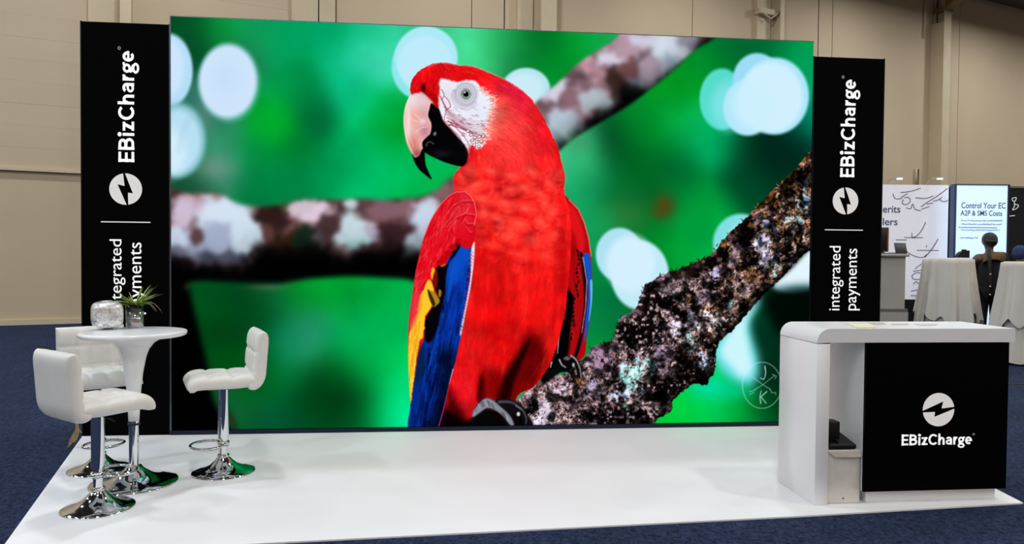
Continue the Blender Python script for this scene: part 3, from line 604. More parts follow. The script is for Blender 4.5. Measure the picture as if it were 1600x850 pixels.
    for k in range(46):
        y = rng.uniform(465, 600); x = 640+max(2, (26-(y-465)*.16))*rng.uniform(.0, 1); ln = rng.uniform(8, 26)
        K.stroke([(x, y), (x-1.2, y+ln*.5), (x-2.6, y+ln)], .8, .3, [(255, 222, 110), (226, 150, 20), (250, 110, 30), (210, 160, 30)][rng.integers(0, 4)], .5, .9)
    K.put(K.poly([(641, 470), (650, 455), (656, 462), (652, 490), (645, 510), (639, 515)], 2.0), (236, 50, 70), .85); K.put(K.poly([(668, 452), (672, 456), (680, 474), (676, 478), (670, 464)], .6), (20, 12, 4), .8)
    for x, y in ((717, 378), (724, 381), (708, 386), (700, 396), (694, 404), (688, 410)): K.ell(x, y, 6, 5, (186, 4, 12), .3, .9)
    K.put(K.poly([(735, 386), (742, 372), (744, 350), (741, 352), (736, 368), (728, 380), (724, 374), (718, 378), (727, 388)], 1), (214, 10, 26))
    # pale edge where the wing meets the breast
    K.put(K.poly([(742, 378), (742, 405), (738, 436), (733, 464), (722, 518), (719, 518), (730, 462), (735, 430), (736, 392)], .7), (240, 222, 232)); 
    for k in range(26):
        y = 392+k*4.9; x = 738.5-(y-392)*.13; K.stroke([(x-2.5, y), (x+1.5, y+4)], 1.1, .4, (206, 20, 60) if k % 3 else (30, 14, 60), rng.uniform(.3, .8), 1.2)
    K.stroke([(711, 569), (701, 605), (693, 640), (685, 668)], .7, .6, (206, 60, 100), .8); K.stroke([(708, 577), (702, 600)], .9, .6, (240, 180, 200), .7)
    C.c = C.c*(1-Wm[..., None])+K.c*Wm[..., None]
    C.stroke([(741, 352), (744.5, 335), (742, 318), (735, 306), (727, 299.5), (712, 300), (701, 306), (687, 321), (673, 343.5), (663.5, 367)], .5, .4, (255, 180, 180), .7, .7)
    # ---- face
    face = [(688, 124), (700, 125), (714, 128), (727, 125), (741, 126.6), (753, 137), (766, 150), (773, 158), (770, 176), (763, 194), (760, 210), (757, 226), (746, 233), (736, 228), (730, 248), (722, 240), (714, 214), (697, 194), (688, 178), (684, 160), (687, 140)]
    wf = C.poly(face, .9, True, .7, 4, 2); C.put(wf, (236, 240, 250)); F = C.full(wf)
    C.glow(742, 178, 22, 24, (226, 232, 246), .7); C.glow(700, 150, 10, 20, (226, 214, 226), .6)
    for k in range(140):                                     # feathers running into the face from the cheek
        t = rng.uniform(0, 1); e = np.array([(753, 137), (766, 150), (773, 158), (770, 176), (763, 194), (760, 210), (757, 226)])
        p = remap_line(e, t)+rng.normal(0, 1.2, 2); a = math.pi+.35*math.sin(k)+(.3 if p[1] > 190 else -.1); ln = rng.uniform(3, 9)
        C.stroke([p, p+ln*np.array([math.cos(a), math.sin(a)])*(1 if k % 3 else -1)], .7, .2, (255, 110, 84) if k % 3 else (250, 232, 236), .65, .6)
    def crease(pts, c=(150, 24, 52), w=.65, a=.8): C.stroke(spline(pts, 4, False), w, w*.6, c, a, .6, F)
    for k in range(9):                                       # rows of tiny feathers sweeping under the eye
        o = k*6.2
        pts = [(689+o*.25, 150+o*.9), (698+o*.35, 168+o*.62), (714+o*.3, 180+o*.5), (734+o*.15, 188+o*.48), (757, 190+o*.5)]
        crease(pts, (140, 20, 50) if k > 1 else (176, 90, 110), .55 if k < 7 else .8, .55 if k < 6 else .85)
    for k in range(70):
        x, y = rng.uniform(696, 760), rng.uniform(165, 232)
        C.stroke([(x-2.2, y-.5), (x+2.2, y+.8)], .5, .3, (146, 20, 44) if y > 180 else (90, 90, 110), .6 if y > 175 else .35, .5, F)
    for pts in ([(687, 150), (692, 160), (697, 172), (694, 186), (699, 194)], [(697, 172), (704, 166), (700, 156), (694, 150)], [(690, 140), (694, 148), (690, 156)], [(699, 194), (708, 204), (718, 214), (724, 228), (730, 244)], [(704, 192), (716, 203), (727, 216), (734, 229)], [(706, 188), (722, 200), (736, 206), (758, 214)]):
        crease(pts, (150, 20, 50), .7, .75)
    for x, y in ((736, 211), (742, 215), (749, 214), (738, 219), (745, 222), (752, 221), (741, 227), (748, 229), (731, 205), (755, 213)):
        C.ell(x, y, 3.1, 2.6, (120, 6, 30), .2, .7); C.ell(x, y-.3, 2.0, 1.6, (246, 240, 246), .3)
    for r, c, a in ((20, (190, 190, 206), .5), (17, (150, 150, 172), .5), (14.5, (226, 226, 238), .9), (12.6, (110, 108, 130), .55), (11.2, (236, 238, 244), 1), (9.6, (70, 72, 90), .8), (8.6, (222, 230, 228), 1), (7.3, (24, 30, 30), 1), (6.3, (150, 176, 160), 1), (4.6, (4, 6, 8), 1)):
        C.ell(728, 147, r*.98, r*1.02, c, .09, a)
    C.ell(726.2, 144.4, 1.2, 1.2, (250, 250, 255), .4)
    for k in range(3): C.stroke(spline([(712-k*2, 140), (710-k*2.4, 150), (716-k*2, 162+k*2), (730, 166+k*3), (744+k, 158+k*3)], 4, False), .45, .4, (140, 90, 120), .5, .5, F)
    # ---- beak
    wb = C.poly([(642.7, 146), (650, 143.4), (658, 143), (667, 150), (677, 161), (675, 176), (676, 191), (675, 207), (664, 220), (664, 234), (655, 248), (646, 243), (636, 225), (631.6, 204), (630.6, 184), (633.7, 165)], .6)
    C.put(wb, (238, 190, 186)); Bk = C.full(wb)
    for x, y, rx, ry, c, a in ((645, 158, 12, 14, (240, 222, 232), .9), (650, 185, 14, 16, (242, 160, 144), .7), (638, 190, 4, 40, (250, 226, 224), .8), (662, 180, 8, 20, (206, 150, 160), .6), (664, 205, 9, 12, (190, 120, 136), .8), (646, 225, 10, 14, (216, 116, 104), .8), (652, 240, 8, 8, (150, 60, 60), .8), (660, 158, 8, 12, (226, 206, 226), .7), (660, 190, 6, 6, (250, 226, 226), .6)):
        w = C.win(x-3*rx, y-3*ry, x+3*rx, y+3*ry)
        C.put((w, np.exp(-((C.x[w]-x)/rx)**2-((C.y[w]-y)/ry)**2).astype(np.float32)*Bk[w]), c, a)
    for pts in ([(640, 182), (646, 188), (652, 190)], [(648, 178), (656, 186), (664, 190)], [(650, 206), (658, 200), (668, 198)], [(636, 200), (640, 214), (646, 228)]): C.stroke(spline(pts, 4, False), .9, .4, (252, 226, 220), .6, 1.0, Bk)
    C.stroke(spline([(642, 148), (635, 164), (632, 184), (633, 204), (638, 224), (645, 240)], 4, False), .5, .5, (255, 250, 250), .7, .6)
    C.put(C.poly([(674, 161), (680, 166), (686, 170), (690, 182), (695, 192), (709, 207), (727, 228), (732, 243), (727, 257), (719, 260), (696, 254), (678, 246), (665, 239), (661, 233), (660, 222), (668, 213), (672.5, 208), (674, 194), (669, 181), (671, 170)], .5), (4, 3, 5))
    C.put(C.poly([(643.5, 240), (648, 246), (655, 243), (659, 234), (663.5, 233), (664, 246), (666, 260), (674.5, 280), (664, 273), (655, 265), (648, 254)], .5), (5, 3, 5))
    C.stroke([(708, 207), (716, 216), (722, 228)], 1.0, .6, (120, 60, 70), .4, 1.4); C.ell(679.5, 209, 2.2, 3.0, (150, 140, 146), .6, .8, .5); C.stroke(spline([(666, 228), (668, 223), (673, 222), (678, 225)], 4, False), .7, .5, (130, 126, 136), .7, .7); C.glow(690, 240, 14, 6, (26, 24, 30), .8)
    C.stroke(spline([(731, 246), (729, 256), (722, 260)], 4, False), 1.2, .5, (150, 8, 26), .8, .8); C.glow(734, 236, 5, 8, (196, 10, 30), .6)
    C.put(C.poly([(662, 132), (658, 140), (668, 151), (680, 164), (684, 168), (685, 155), (678, 146), (668, 140)], 1.5), (150, 2, 6), .7); C.glow(661, 137, 4, 7, (30, 0, 4), .8)
    C.put(C.poly([(642.5, 143), (650, 141), (657, 141.5), (656, 145), (648, 146), (643, 148)], 1), (196, 6, 14), .9)
    # ---- claws
    C.put(C.poly([(738, 652), (750, 640), (790, 640), (812, 650), (806, 690), (700, 690), (716, 668)], 2.5), (5, 3, 4), .97)
    wc = C.poly([(736, 664), (737, 654), (741, 638), (755, 623), (768, 623), (781, 633), (797, 649), (805, 666), (793, 668), (782, 650), (768, 640), (756, 648), (750, 668)], .6); C.put(wc, (10, 10, 14))
    C.put(C.poly([(738, 652), (741, 640), (755, 624), (767, 623.5), (781, 634), (797, 650), (803, 664), (797, 664), (786, 650), (772, 640), (760, 638), (748, 646)], 1.2), (136, 136, 148)); cm = C.full(wc)
    for k in range(40):
        t = rng.uniform(0, 1); p = remap_line(np.array([(740, 646), (750, 632), (764, 630), (778, 640), (790, 650), (800, 662)], float), t); C.stroke([p+(-2.5, -4), p+(1, 4)], .5, .4, (40, 40, 50) if k % 2 else (176, 176, 188), .5, .7, cm)
    C.put(C.poly([(740, 668), (750, 650), (764, 646), (778, 654), (790, 668)], 1.5), (5, 4, 6))
    C.put(C.poly([(774, 627), (786, 624), (798, 624), (815, 633), (825, 649), (823, 666), (817, 656), (810, 644), (804, 650), (796, 646)], .6), (14, 14, 18))
    C.stroke(spline([(780, 628), (796, 628), (806, 632), (814, 640)], 4, False), 2.2, 1, (84, 86, 98), .8, 1.5); C.stroke(spline([(806, 634), (816, 640), (822, 652), (822, 662)], 4, False), 1.0, .4, (140, 140, 152), .7, .9); C.ell(810, 647, 2.6, 3.2, (230, 226, 232), .4, .9)
    C.put(C.poly([(852, 592), (858, 578), (872, 566), (884, 557), (897, 556), (905, 566), (909, 588), (904, 590), (898, 572), (890, 580), (876, 582), (866, 587), (856, 594)], .7), (8, 7, 10))
    C.stroke(spline([(892, 556), (900, 562), (906, 576), (908, 590)], 4, False), 1.4, .6, (190, 186, 196), .8, .9); C.stroke([(862, 566), (860, 574)], 1, .5, (226, 220, 226), .8); C.stroke(spline([(874, 562), (878, 570), (884, 574)], 4, False), 1.1, .6, (206, 200, 210), .8); C.ell(886, 560, 5, 3, (120, 110, 124), .5, .8); C.ell(896, 570, 2, 3, (210, 206, 214), .4, .8)
    # ---- the small round mark with crossed arrows
    ink = (206, 244, 246)
    th = np.linspace(0, 2*math.pi, 60); C.stroke([(1190.5+30.5*math.cos(t), 602+36*math.sin(t)) for t in th], .5, .5, ink, .6, .6)
    for pts in ([(1195, 572), (1196.5, 582), (1195, 590), (1193, 593), (1188, 590.5)], [(1188.5, 630), (1187.5, 620), (1189, 611)], [(1198, 612), (1189, 620), (1197, 630)]): C.stroke(pts, .8, .6, ink, .7, .6)
    for pts in ([(1171, 586), (1192, 601), (1203, 608)], [(1179, 609), (1192, 601), (1210, 587)], [(1169.5, 589), (1171, 585.5), (1175, 586)], [(1207, 585), (1213, 588), (1211, 592)], [(1171, 612), (1178, 610), (1180, 609)], [(1172, 616), (1178, 613)], [(1203, 608), (1206, 614), (1212, 613), (1212, 617)]): C.stroke(pts, .55, .5, (170, 228, 228), .6, .6)
    out = np.clip(C.c, 0, 1)
    sh = out+.35*(out-blur(out, 1.6)); return np.clip(sh, 0, 1)

def remap_line(e, t):
    e = np.asarray(e, float); f = t*(len(e)-1); i = min(int(f), len(e)-2); return e[i]+(e[i+1]-e[i])*(f-i)
# ================================================================ THE HALL
WA = math.radians(20.5)
WD = np.array((math.cos(WA), math.sin(WA), 0)); WN = np.array((math.sin(WA), -math.cos(WA), 0)); WP = np.array((-5.5, 8.99, 0))
def wall_sz(px, py, off=0.0):
    """photo pixel -> position along the back wall and height, on a plane off metres in front of it"""
    d = ray(px, py); o = WP+WN*off; t = ((o-CAM)@WN)/(d@WN); P = CAM+d*t
    return (P-WP)@WD, P[2]
HALL_H = wall_sz(1574, 9)[1]
S0, S1, BACK = -22.0, 46.0, 30.0
hall_rot = (0, 0, WA)
hall_loc = tuple(WP)
CARPET = bpy.data.materials.new('navy carpet'); CARPET.use_nodes = True
def carpet_nodes():
    nt = CARPET.node_tree; N, L = nt.nodes, nt.links; b = N['Principled BSDF']; b.inputs['Roughness'].default_value = .95; b.inputs['Specular IOR Level'].default_value = .1
    tc = N.new('ShaderNodeTexCoord')
    a = N.new('ShaderNodeTexNoise'); a.inputs['Scale'].default_value = 34; a.inputs['Detail'].default_value = 6; a.inputs['Distortion'].default_value = 1.2
    c = N.new('ShaderNodeTexNoise'); c.inputs['Scale'].default_value = 1.3; c.inputs['Detail'].default_value = 3
    L.new(tc.outputs['Object'], a.inputs['Vector']); L.new(tc.outputs['Object'], c.inputs['Vector'])
    r = N.new('ShaderNodeValToRGB'); r.color_ramp.elements[0].position = .33; r.color_ramp.elements[1].position = .7
    r.color_ramp.elements[0].color = srgb(21, 31, 55); r.color_ramp.elements[1].color = srgb(60, 73, 106)
    L.new(a.outputs['Fac'], r.inputs[0])
    m = N.new('ShaderNodeMix'); m.data_type = 'RGBA'; m.blend_type = 'MULTIPLY'; m.inputs[0].default_value = .5
    L.new(r.outputs[0], m.inputs[6]); L.new(c.outputs['Fac'], m.inputs[7]); L.new(m.outputs[2], b.inputs['Base Color'])
    bp = N.new('ShaderNodeBump'); bp.inputs['Strength'].default_value = .5; bp.inputs['Distance'].default_value = .01
    L.new(a.outputs['Fac'], bp.inputs['Height']); L.new(bp.outputs[0], b.inputs['Normal'])
carpet_nodes()
WALL = mat('beige painted wall', (200, 180, 151), .75, spec=.2, var=.05, scale=.35, bump=.15, bscale=6)
WALL2 = mat('beige painted siding', (202, 183, 155), .75, spec=.2, var=.05, scale=.3, bump=.25, bscale=2.2, stretch=(.06, 1, 3))
STEEL = mat('beige painted steel', (206, 188, 158), .6, spec=.3, var=.05, scale=2)
STEEL_TAN = mat('tan primer steel', (150, 122, 76), .6, var=.1, scale=3)
CEIL = mat('dark hall roof', (96, 90, 82), .8, var=.1, scale=.5)
SEAM = mat('dark wall joint', (40, 34, 28), .9)

MB().box(S0, S1, -BACK, 0, -.2, 0).build('floor', CARPET, None, hall_loc, hall_rot, kind='structure', label='navy blue hall carpet with fine looped texture')
# the back wall: a dark core behind, panels in front with open joints
wall = MB().box(S0, S1, .12, .3, 0, HALL_H).build('wall_back', SEAM, None, hall_loc, hall_rot, kind='structure', label='beige panelled wall behind the exhibition stand')
seams = [S0]+[wall_sz(x, 20)[0] for x in (525, 737, 1082, 1301, 1500)]+[wall_sz(1585, 20)[0]+4, S1]
LEDGE = wall_sz(64, 268)[1]
for i in range(len(seams)-1):
    a, b = seams[i]+.012, seams[i+1]-.012
    if i == 0:                                               # left bay: horizontal siding boards with hairline joints
        nb = int(round((HALL_H-LEDGE)/.42)); hb_ = (HALL_H-LEDGE-.02)/nb
        for k in range(nb): MB().box(a, b, (k % 3)*.001, .14, LEDGE+.02+k*hb_+.0008, LEDGE+.02+(k+1)*hb_-.0008).build('siding_board', WALL2, wall)
    else: MB().box(a, b, 0, .14, LEDGE+.02, HALL_H).build('wall_panel', WALL, wall)
    MB().box(a, b, .03, .14, 0, LEDGE).build('wall_panel', WALL, wall)
MB().box(S0, seams[1], -.05, .05, LEDGE-.005, LEDGE+.05).build('ledge_strip', STEEL, wall)
MB().box(S0, seams[1], -.015, .06, 0, .1).build('baseboard_strip', STEEL, wall)
# pilaster strip and thin joints seen above the screen
s0, s1 = wall_sz(455, 20)[0], wall_sz(523, 20)[0]
MB().box(s0, s1, -.06, .0, 0, HALL_H).build('pilaster', STEEL, wall)
for x in (497, 788, 1279):
    s = wall_sz(x, 20)[0]; MB().box(s-.012, s+.012, -.065 if x == 497 else -.008, 0.01, 0, HALL_H).build('joint_strip', SEAM, wall)
def steel_column(px0, px1, name, label, box=False):
    d = .42; sa, sb = wall_sz(px0, 20, d)[0], wall_sz(px1, 20, d)[0]
    c = empty(name, (WP+WD*(sa+sb)/2), WA, kind='structure', label=label); w = (sb-sa)/2
    MB().box(-w, w, -d, -d+.03, 0, HALL_H).build('flange', STEEL, c)
    MB().box(-.012, .012, -d+.03, -.06, 0, HALL_H).build('web', STEEL, c)
    MB().box(-w, w, -.06, -.03, 0, HALL_H).build('flange', STEEL, c)
    return c, w, d
c1, w1, d1 = steel_column(187, 205, 'trim_1', 'beige steel column above the left black tower')
MB().box(-w1-.55, -w1-.1, -.1, 0, 0, HALL_H).build('side_plate', STEEL, c1)
c2, w2, d2 = steel_column(846, 870, 'trim_2', 'beige steel column above the middle of the screen')
MB().box(-w2-.5, -w2-.08, -.12, 0, 0, HALL_H).build('side_plate', STEEL, c2)
c3, w3, d3 = steel_column(1220, 1226, 'trim_3', 'beige steel column with bracket above the right end of the screen')
MB().box(-w3-.62, -w3-.1, -.12, 0, 0, HALL_H).build('side_plate', STEEL, c3)
zb = wall_sz(1210, 28)[1]; MB().bbox(-.75, -.02, -.3, -.05, zb-.06, zb+.12, .02).build('bracket', STEEL, c3); MB().tube([(-.8, -.2, zb+.1), (-.35, -.3, zb-.18), (.02, -.35, zb+.1)], .03, 6).build('cable_loop', STEEL, c3)
c4, w4, d4 = steel_column(1476, 1487, 'trim_4', 'beige steel column with haunch at the top right')
zb = wall_sz(1470, 42)[1]; MB().box(-w4-.07, -w4-.004, -.46, 0, 0, zb).build('box_cladding', STEEL, c4)
zh = wall_sz(1485, 26)[1]
hm = MB(); hm.add([(-w4, -d4, zh), (w4, -d4, zh), (w4, -d4, zh+.6), (-w4, -d4, zh+.6), (-w4, -d4-4.2, zh+2.6), (w4, -d4-4.2, zh+2.6), (w4, -d4-4.2, zh+3.1), (-w4, -d4-4.2, zh+3.1)], [(0, 1, 5, 4), (3, 7, 6, 2), (0, 4, 7, 3), (1, 2, 6, 5), (4, 5, 6, 7), (0, 3, 2, 1)]); hm.build('haunch_beam', STEEL_TAN, c4)
MB().box(-w4-.03, w4+.03, -d4-.04, 0, zh-.05, zh+.05).build('cap_plate', STEEL_TAN, c4)
# conduits on the right end of the wall
for px, y0, y1, nm in ((1442, 60, -60, 'conduit'), (1456, 290, 40, 'conduit')):
    s, zz0 = wall_sz(px, y0); MB().tube([(s, -.05, zz0), (s, -.05, HALL_H)], .03, 6).build(nm, SEAM if px == 1456 else STEEL, wall)
s, z = wall_sz(1429, 264); s2, z2 = wall_sz(1433, 288); MB().tube([(s, -.06, z2), (s, -.06, z), (s2, -.06, z), (s2, -.06, z2-1.2)], .035, 6).build('pipe_loop', STEEL, wall)
MB().box(S0-.3, S0, -BACK, .3, 0, HALL_H).build('wall_left', WALL, None, hall_loc, hall_rot, kind='structure', label='beige side wall of the hall beyond the left edge')
MB().box(S1, S1+.3, -BACK, .3, 0, HALL_H).build('wall_right', WALL, None, hall_loc, hall_rot, kind='structure', label='beige side wall far off to the right')
MB().box(S0, S1, -BACK-.3, -BACK, 0, HALL_H).build('wall_front', WALL, None, hall_loc, hall_rot, kind='structure', label='beige wall of the hall behind the viewer')
ceil = MB().box(S0, S1, -BACK, .3, HALL_H, HALL_H+.2).build('ceiling', CEIL, None, hall_loc, hall_rot, kind='structure', label='dark roof deck high above the hall')
for k in range(11):
    y = -1.2-k*2.6; MB().box(S0, S1, y-.1, y+.1, HALL_H-.3, HALL_H).build('purlin', CEIL, ceil)
# unseen high-bay lamps: housing, glowing lens and the light it gives
LENS = mat('lamp lens', (255, 250, 240), .4, emit=14.0); HOUSING = mat('lamp housing', (170, 170, 172), .4, .6)
me_h = MB().lathe([(.33, 0), (.34, .04), (.26, .16), (.12, .3), (.12, .45)], 20).mesh('housing'); me_h.materials.append(HOUSING)
me_l = MB().lathe([(.31, -.02), (.31, .01)], 20, smooth=False).mesh('lens'); me_l.materials.append(LENS)
me_r = MB().tube([(0, 0, .45), (0, 0, .6)], .012, 6).mesh('rod'); me_r.materials.append(HOUSING)
n = 0
for i in range(10):
    for j in range(4):
        sx, sy = -18.2+i*6.6, -3.4-j*7.0
        P = WP+WD*sx-WN*sy
        lp = empty('high_bay_lamp', (P[0], P[1], HALL_H-.902), WA, label='unseen round high-bay lamp hanging from the dark roof', cat='lamp', group='high-bay lamps under the roof')
        inst('housing', me_h, lp); inst('lens', me_l, lp); inst('rod', me_r, lp)
        ld = bpy.data.lights.new('lamp_light', 'AREA'); ld.shape = 'DISK'; ld.size = .6; ld.energy = LAMP_W*(1.4 if i < 3 else 1.0); ld.color = (.80, .90, 1.0) if i < 3 else ((.92, .965, 1.0) if j < 2 else (1.0, .95, .88))   # added left columns cooler and stronger, to light the counter's side; rear rows warmer
        lo_ = bpy.data.objects.new('lamp_light', ld); col.objects.link(lo_); lo_.parent = lp; lo_.location = (0, 0, -.04)

# ================================================================ THE STAND: floor, screen, towers
FLOOR_W = mat('white vinyl flooring', (238, 238, 241), .55, spec=.2, var=.02, scale=1.6, bump=.05, bscale=40)
XS, ZT, ZB = 5.081, 3.1775, .042
fl = [(XS, -.0215), (0, -.0215), (-.001, -.009), (-.642, -.009), (-.634, -.026), (.02, -2.27), (.06, -2.285), (1.276, -2.209), (3.93, -2.06), (5.36, -1.95), (5.395, -1.70), (5.42, -.009), (XS+.001, -.009)]
MB().prism(fl, .0, .008).build('stand_flooring', FLOOR_W, label='glossy white vinyl flooring of the stand', cat='flooring')
FZ = .008
XS, ZT, ZB = 5.081, 3.1775, .042
DISP = bpy.data.materials.new('LED picture'); DISP.use_nodes = True
nt = DISP.node_tree; nt.nodes.clear(); o_ = nt.nodes.new('ShaderNodeOutputMaterial'); e_ = nt.nodes.new('ShaderNodeEmission'); a_ = nt.nodes.new('ShaderNodeAttribute'); a_.attribute_name = 'picture'
nt.links.new(a_.outputs['Color'], e_.inputs[0]); e_.inputs[1].default_value = 1.0; nt.links.new(e_.outputs[0], o_.inputs[0])
def display_mesh(nx=1010, ny=626):
    x = np.linspace(0.004, XS-.002, nx); z = np.linspace(ZB, ZT-.004, ny); X, Z = np.meshgrid(x, z)
    co = np.stack([X, np.full_like(X, -.002), Z], -1).reshape(-1, 3)
    d = co-CAM; dz = d@CW; px = 800+FPX*(d@CR)/dz; py = 425-FPX*(d@CU)/dz
    rgb = remap(paint_picture(), px, py); lin = np.where(rgb <= .04045, rgb/12.92, ((rgb+.055)/1.055)**2.4)
    me = bpy.data.meshes.new('display'); nq = (nx-1)*(ny-1)
    j, i = np.mgrid[0:ny-1, 0:nx-1]; a = (j*nx+i).ravel(); loops = np.stack([a, a+1, a+1+nx, a+nx], -1).ravel()
    me.vertices.add(nx*ny); me.vertices.foreach_set('co', co.astype(np.float32).ravel())
    me.loops.add(nq*4); me.loops.foreach_set('vertex_index', loops.astype(np.int32))
    me.polygons.add(nq); me.polygons.foreach_set('loop_start', (np.arange(nq)*4).astype(np.int32))
    me.update(calc_edges=True)
    at_ = me.attributes.new('picture', 'FLOAT_COLOR', 'POINT'); at_.data.foreach_set('color', np.concatenate([lin, np.ones((len(lin), 1))], 1).astype(np.float32).ravel())
    me.materials.append(DISP); return me
led = empty('led_video_wall', (0, 0, 0), label='large LED video wall showing a scarlet macaw on a mossy branch', cat='video wall')
inst('display', display_mesh(), led)
MB().box(0, XS, 0.0, .16, ZB, ZT).build('cabinet', BLACK_FRAME, led)
MB().box(0.0, XS, -.02, .16, 0, ZB-.002).build('base_rail', mat('dark blue anodised rail', (30, 38, 54), .25, .7), led)
EDGE = mat('thin metal edge', (120, 130, 140), .3, .8)
MB().box(-.004, .0035, -.006, .1, 0, ZT).build('edge_strip', EDGE, led); MB().box(0, XS, -.005, .1, ZT-.004, ZT+.002).build('edge_strip', EDGE, led)

FACE_UP = lambda P: Matrix(((0, -1, 0, P[0]), (0, 0, -1, P[1]), (1, 0, 0, P[2]), (0, 0, 0, 1)))      # reads upwards on a face toward the viewer
FACE = lambda P: Matrix(((1, 0, 0, P[0]), (0, 0, -1, P[1]), (0, 1, 0, P[2]), (0, 0, 0, 1)))
def place(me, name, m, parent, M, s=(1, 1, 1), **k):
    me.materials.clear(); me.materials.append(m)
    o = bpy.data.objects.new(name, me); col.objects.link(o); o.parent = parent
    o.matrix_local = parent.matrix_basis.inverted() @ M @ Matrix.Diagonal((s[0], s[1], s[2], 1)) if parent else M
    return tag(o, **k)
def tower(x0, x1, h, name, label, px_logo, px_icon, px_rule, px_l1, px_l2):
    xc = (x0+x1)/2; t = empty(name, (xc, .06, 0), label=label, cat='banner tower'); hw = (x1-x0)/2
    MB().box(-hw+.004, hw-.004, -.055, .2, 0, h).build('body', BLACK_PANEL, t)
    MB().box(-hw, hw, -.062, -.054, 0, h-.002).build('front_panel', BLACK_PANEL, t)
    MB().box(-hw-.002, -hw+.006, -.066, .2, 0, h+.002).build('edge_frame', BLACK_FRAME, t); MB().box(hw-.006, hw+.002, -.066, .2, 0, h+.002).build('edge_frame', BLACK_FRAME, t)
    Y = -.005
    # company name: px_logo = (x cap top, x baseline, y start, y end)
    a = on_y(px_logo[1], px_logo[2], Y); b = on_y(px_logo[1], px_logo[3], Y); cap = abs(on_y(px_logo[0], px_logo[2], Y)[0]-a[0])
    mb, R, w = wordmark(); sx = (b[2]-a[2])/w
    place(mb.mesh('company_name'), 'company_name', PRINT, t, FACE_UP(a), (sx, cap, 1)); place(R.mesh('registered_mark'), 'registered_mark', PRINT_DIM, t, FACE_UP(a), (sx, cap, 1))
    # icon: centre and radius
    c = on_y(px_icon[0], px_icon[1], Y); r = abs(on_y(px_icon[0], px_icon[1]-px_icon[2], Y)[2]-c[2])
    ic = empty('bolt_emblem'); ic.parent = t; ic.location = Vector(c)-t.location
    for m_ in bolt_icon():
        o = place(m_.mesh('emblem_piece'), 'emblem_piece', PRINT_GREY, None, FACE_UP((0, 0, 0)) @ Matrix.Diagonal((r, r, 1, 1))); o.parent = ic
    p, q = on_y(px_rule[0], px_rule[1], Y), on_y(px_rule[2], px_rule[3], Y)
    MB().box(p[0]-xc, q[0]-xc, -.068, -.06, p[2]-.004, p[2]+.004).build('divider_line', PRINT_GREY, t)
    for txt, (xa, xb, y0, y1) in (('integrated', px_l1), ('payments', px_l2)):      # xa ascender side, xb baseline
        P0, P1 = on_y(xb, y0, Y), on_y(xb, y1, Y); me = text_mesh(txt, 'tagline', 1.0, .0); fit_frame(me, 0, P1[2]-P0[2])
        xa_ = on_y(xa, y0, Y)[0]; Q = np.array([v.co[:] for v in me.vertices]); sc = abs(xa_-P0[0])/Q[:, 1].max()
        place(me, 'tagline_word', PRINT, t, FACE_UP(P0), (1, sc, 1))
    return t
tower(-.6416, -.006, 3.1143, 'banner_tower', 'tall black tower left of the screen, table and vase in front',
      (185, 210, 253.5, 80.5), (196.5, 295.5, 24.5), (158, 346.5, 235, 347.5), (171.5, 190, 487, 374), (204.5, 221, 487+4, 379))
tower(XS+.004, 5.7013, 3.0576, 'banner_tower', 'tall black tower right of the screen, behind the counter',
      (1312.5, 1334.5, 277, 125), (1321, 314, 21), (1289, 359, 1348, 360.5), (1294.5, 1311.5, 485, 384.5), (1323.5, 1337.5, 485, 388.5))

# ================================================================ THE RECEPTION COUNTER
X0, X1, YB, YF, HC = 4.126, 5.319, -1.4644, -1.9109, 1.0035
T = .078
ct = empty('reception_counter', (X0, YF, FZ), label='white reception counter with rounded corner and black logo front', cat='counter')
L_ = lambda x, y, z: (x-X0, y-YF, z-FZ)
D = YB-YF; Wd = X1-X0; Hc = HC-FZ
prof = [(0, Hc-T-.004)]+[(T-T*math.cos(a), Hc-T+T*math.sin(a)) for a in np.linspace(0, PI/2, 14)]+[(Wd, Hc), (Wd, Hc-T), (T, Hc-T)]
mb = MB(); mb.prism(prof, 0, D, Matrix(((1, 0, 0, 0), (0, 0, 1, 0), (0, 1, 0, 0), (0, 0, 0, 1)))); mb.build('counter_top', WHITE_LAM, ct)
MB().bbox(0, T, 0, D, 0, Hc-T-.007, .002, 1).build('side_panel', WHITE_LAM, ct)
MB().box(.003, T, .003, D-.003, Hc-T-.008, Hc-T-.003).build('top_seam', SEAM, ct)  # dark strip fills the seam under the counter top
bx0, bx1 = on_y(1355, 535, YF)[0]-X0, on_y(1578, 534, YF)[0]-X0
bz0, bz1 = on_y(1355, 769, YF)[2]-FZ, Hc-T-.003
MB().box(bx0, bx1, .004, .024, bz0, bz1).build('front_panel', BLACK_GLOSS, ct)
MB().box(bx0, bx0+.02, .024, D-.02, bz0, bz1).build('cabinet_side', WHITE_LAM, ct)
MB().box(bx1-.02, bx1, .024, D-.02, bz0, bz1).build('cabinet_side', WHITE_LAM, ct)
MB().box(bx0+.02, bx1-.02, D-.04, D-.02, bz0, bz1).build('back_panel', WHITE_LAM, ct)
MB().box(bx0+.02, bx1-.02, .03, D-.04, bz0, bz0+.02).build('bottom_shelf', WHITE_LAM, ct)
k0, k1 = on_z(1357, 786.5, FZ)[0]-X0, on_z(1555, 779, FZ)[0]-X0
MB().box(k0, k1, .045, D-.06, 0, bz0).build('plinth', WHITE_LAM, ct)
Y = YF+.003
mb, R, w = wordmark(); a, b = on_y(1408.5, 696, Y), on_y(1518, 692.5, Y); cap = on_y(1408.5, 679, Y)[2]-a[2]; sx = (b[0]-a[0])/w
place(mb.mesh('company_name'), 'company_name', PRINT, ct, FACE(a), (sx, cap, 1)); place(R.mesh('registered_mark'), 'registered_mark', PRINT_DIM, ct, FACE(a), (sx, cap, 1))
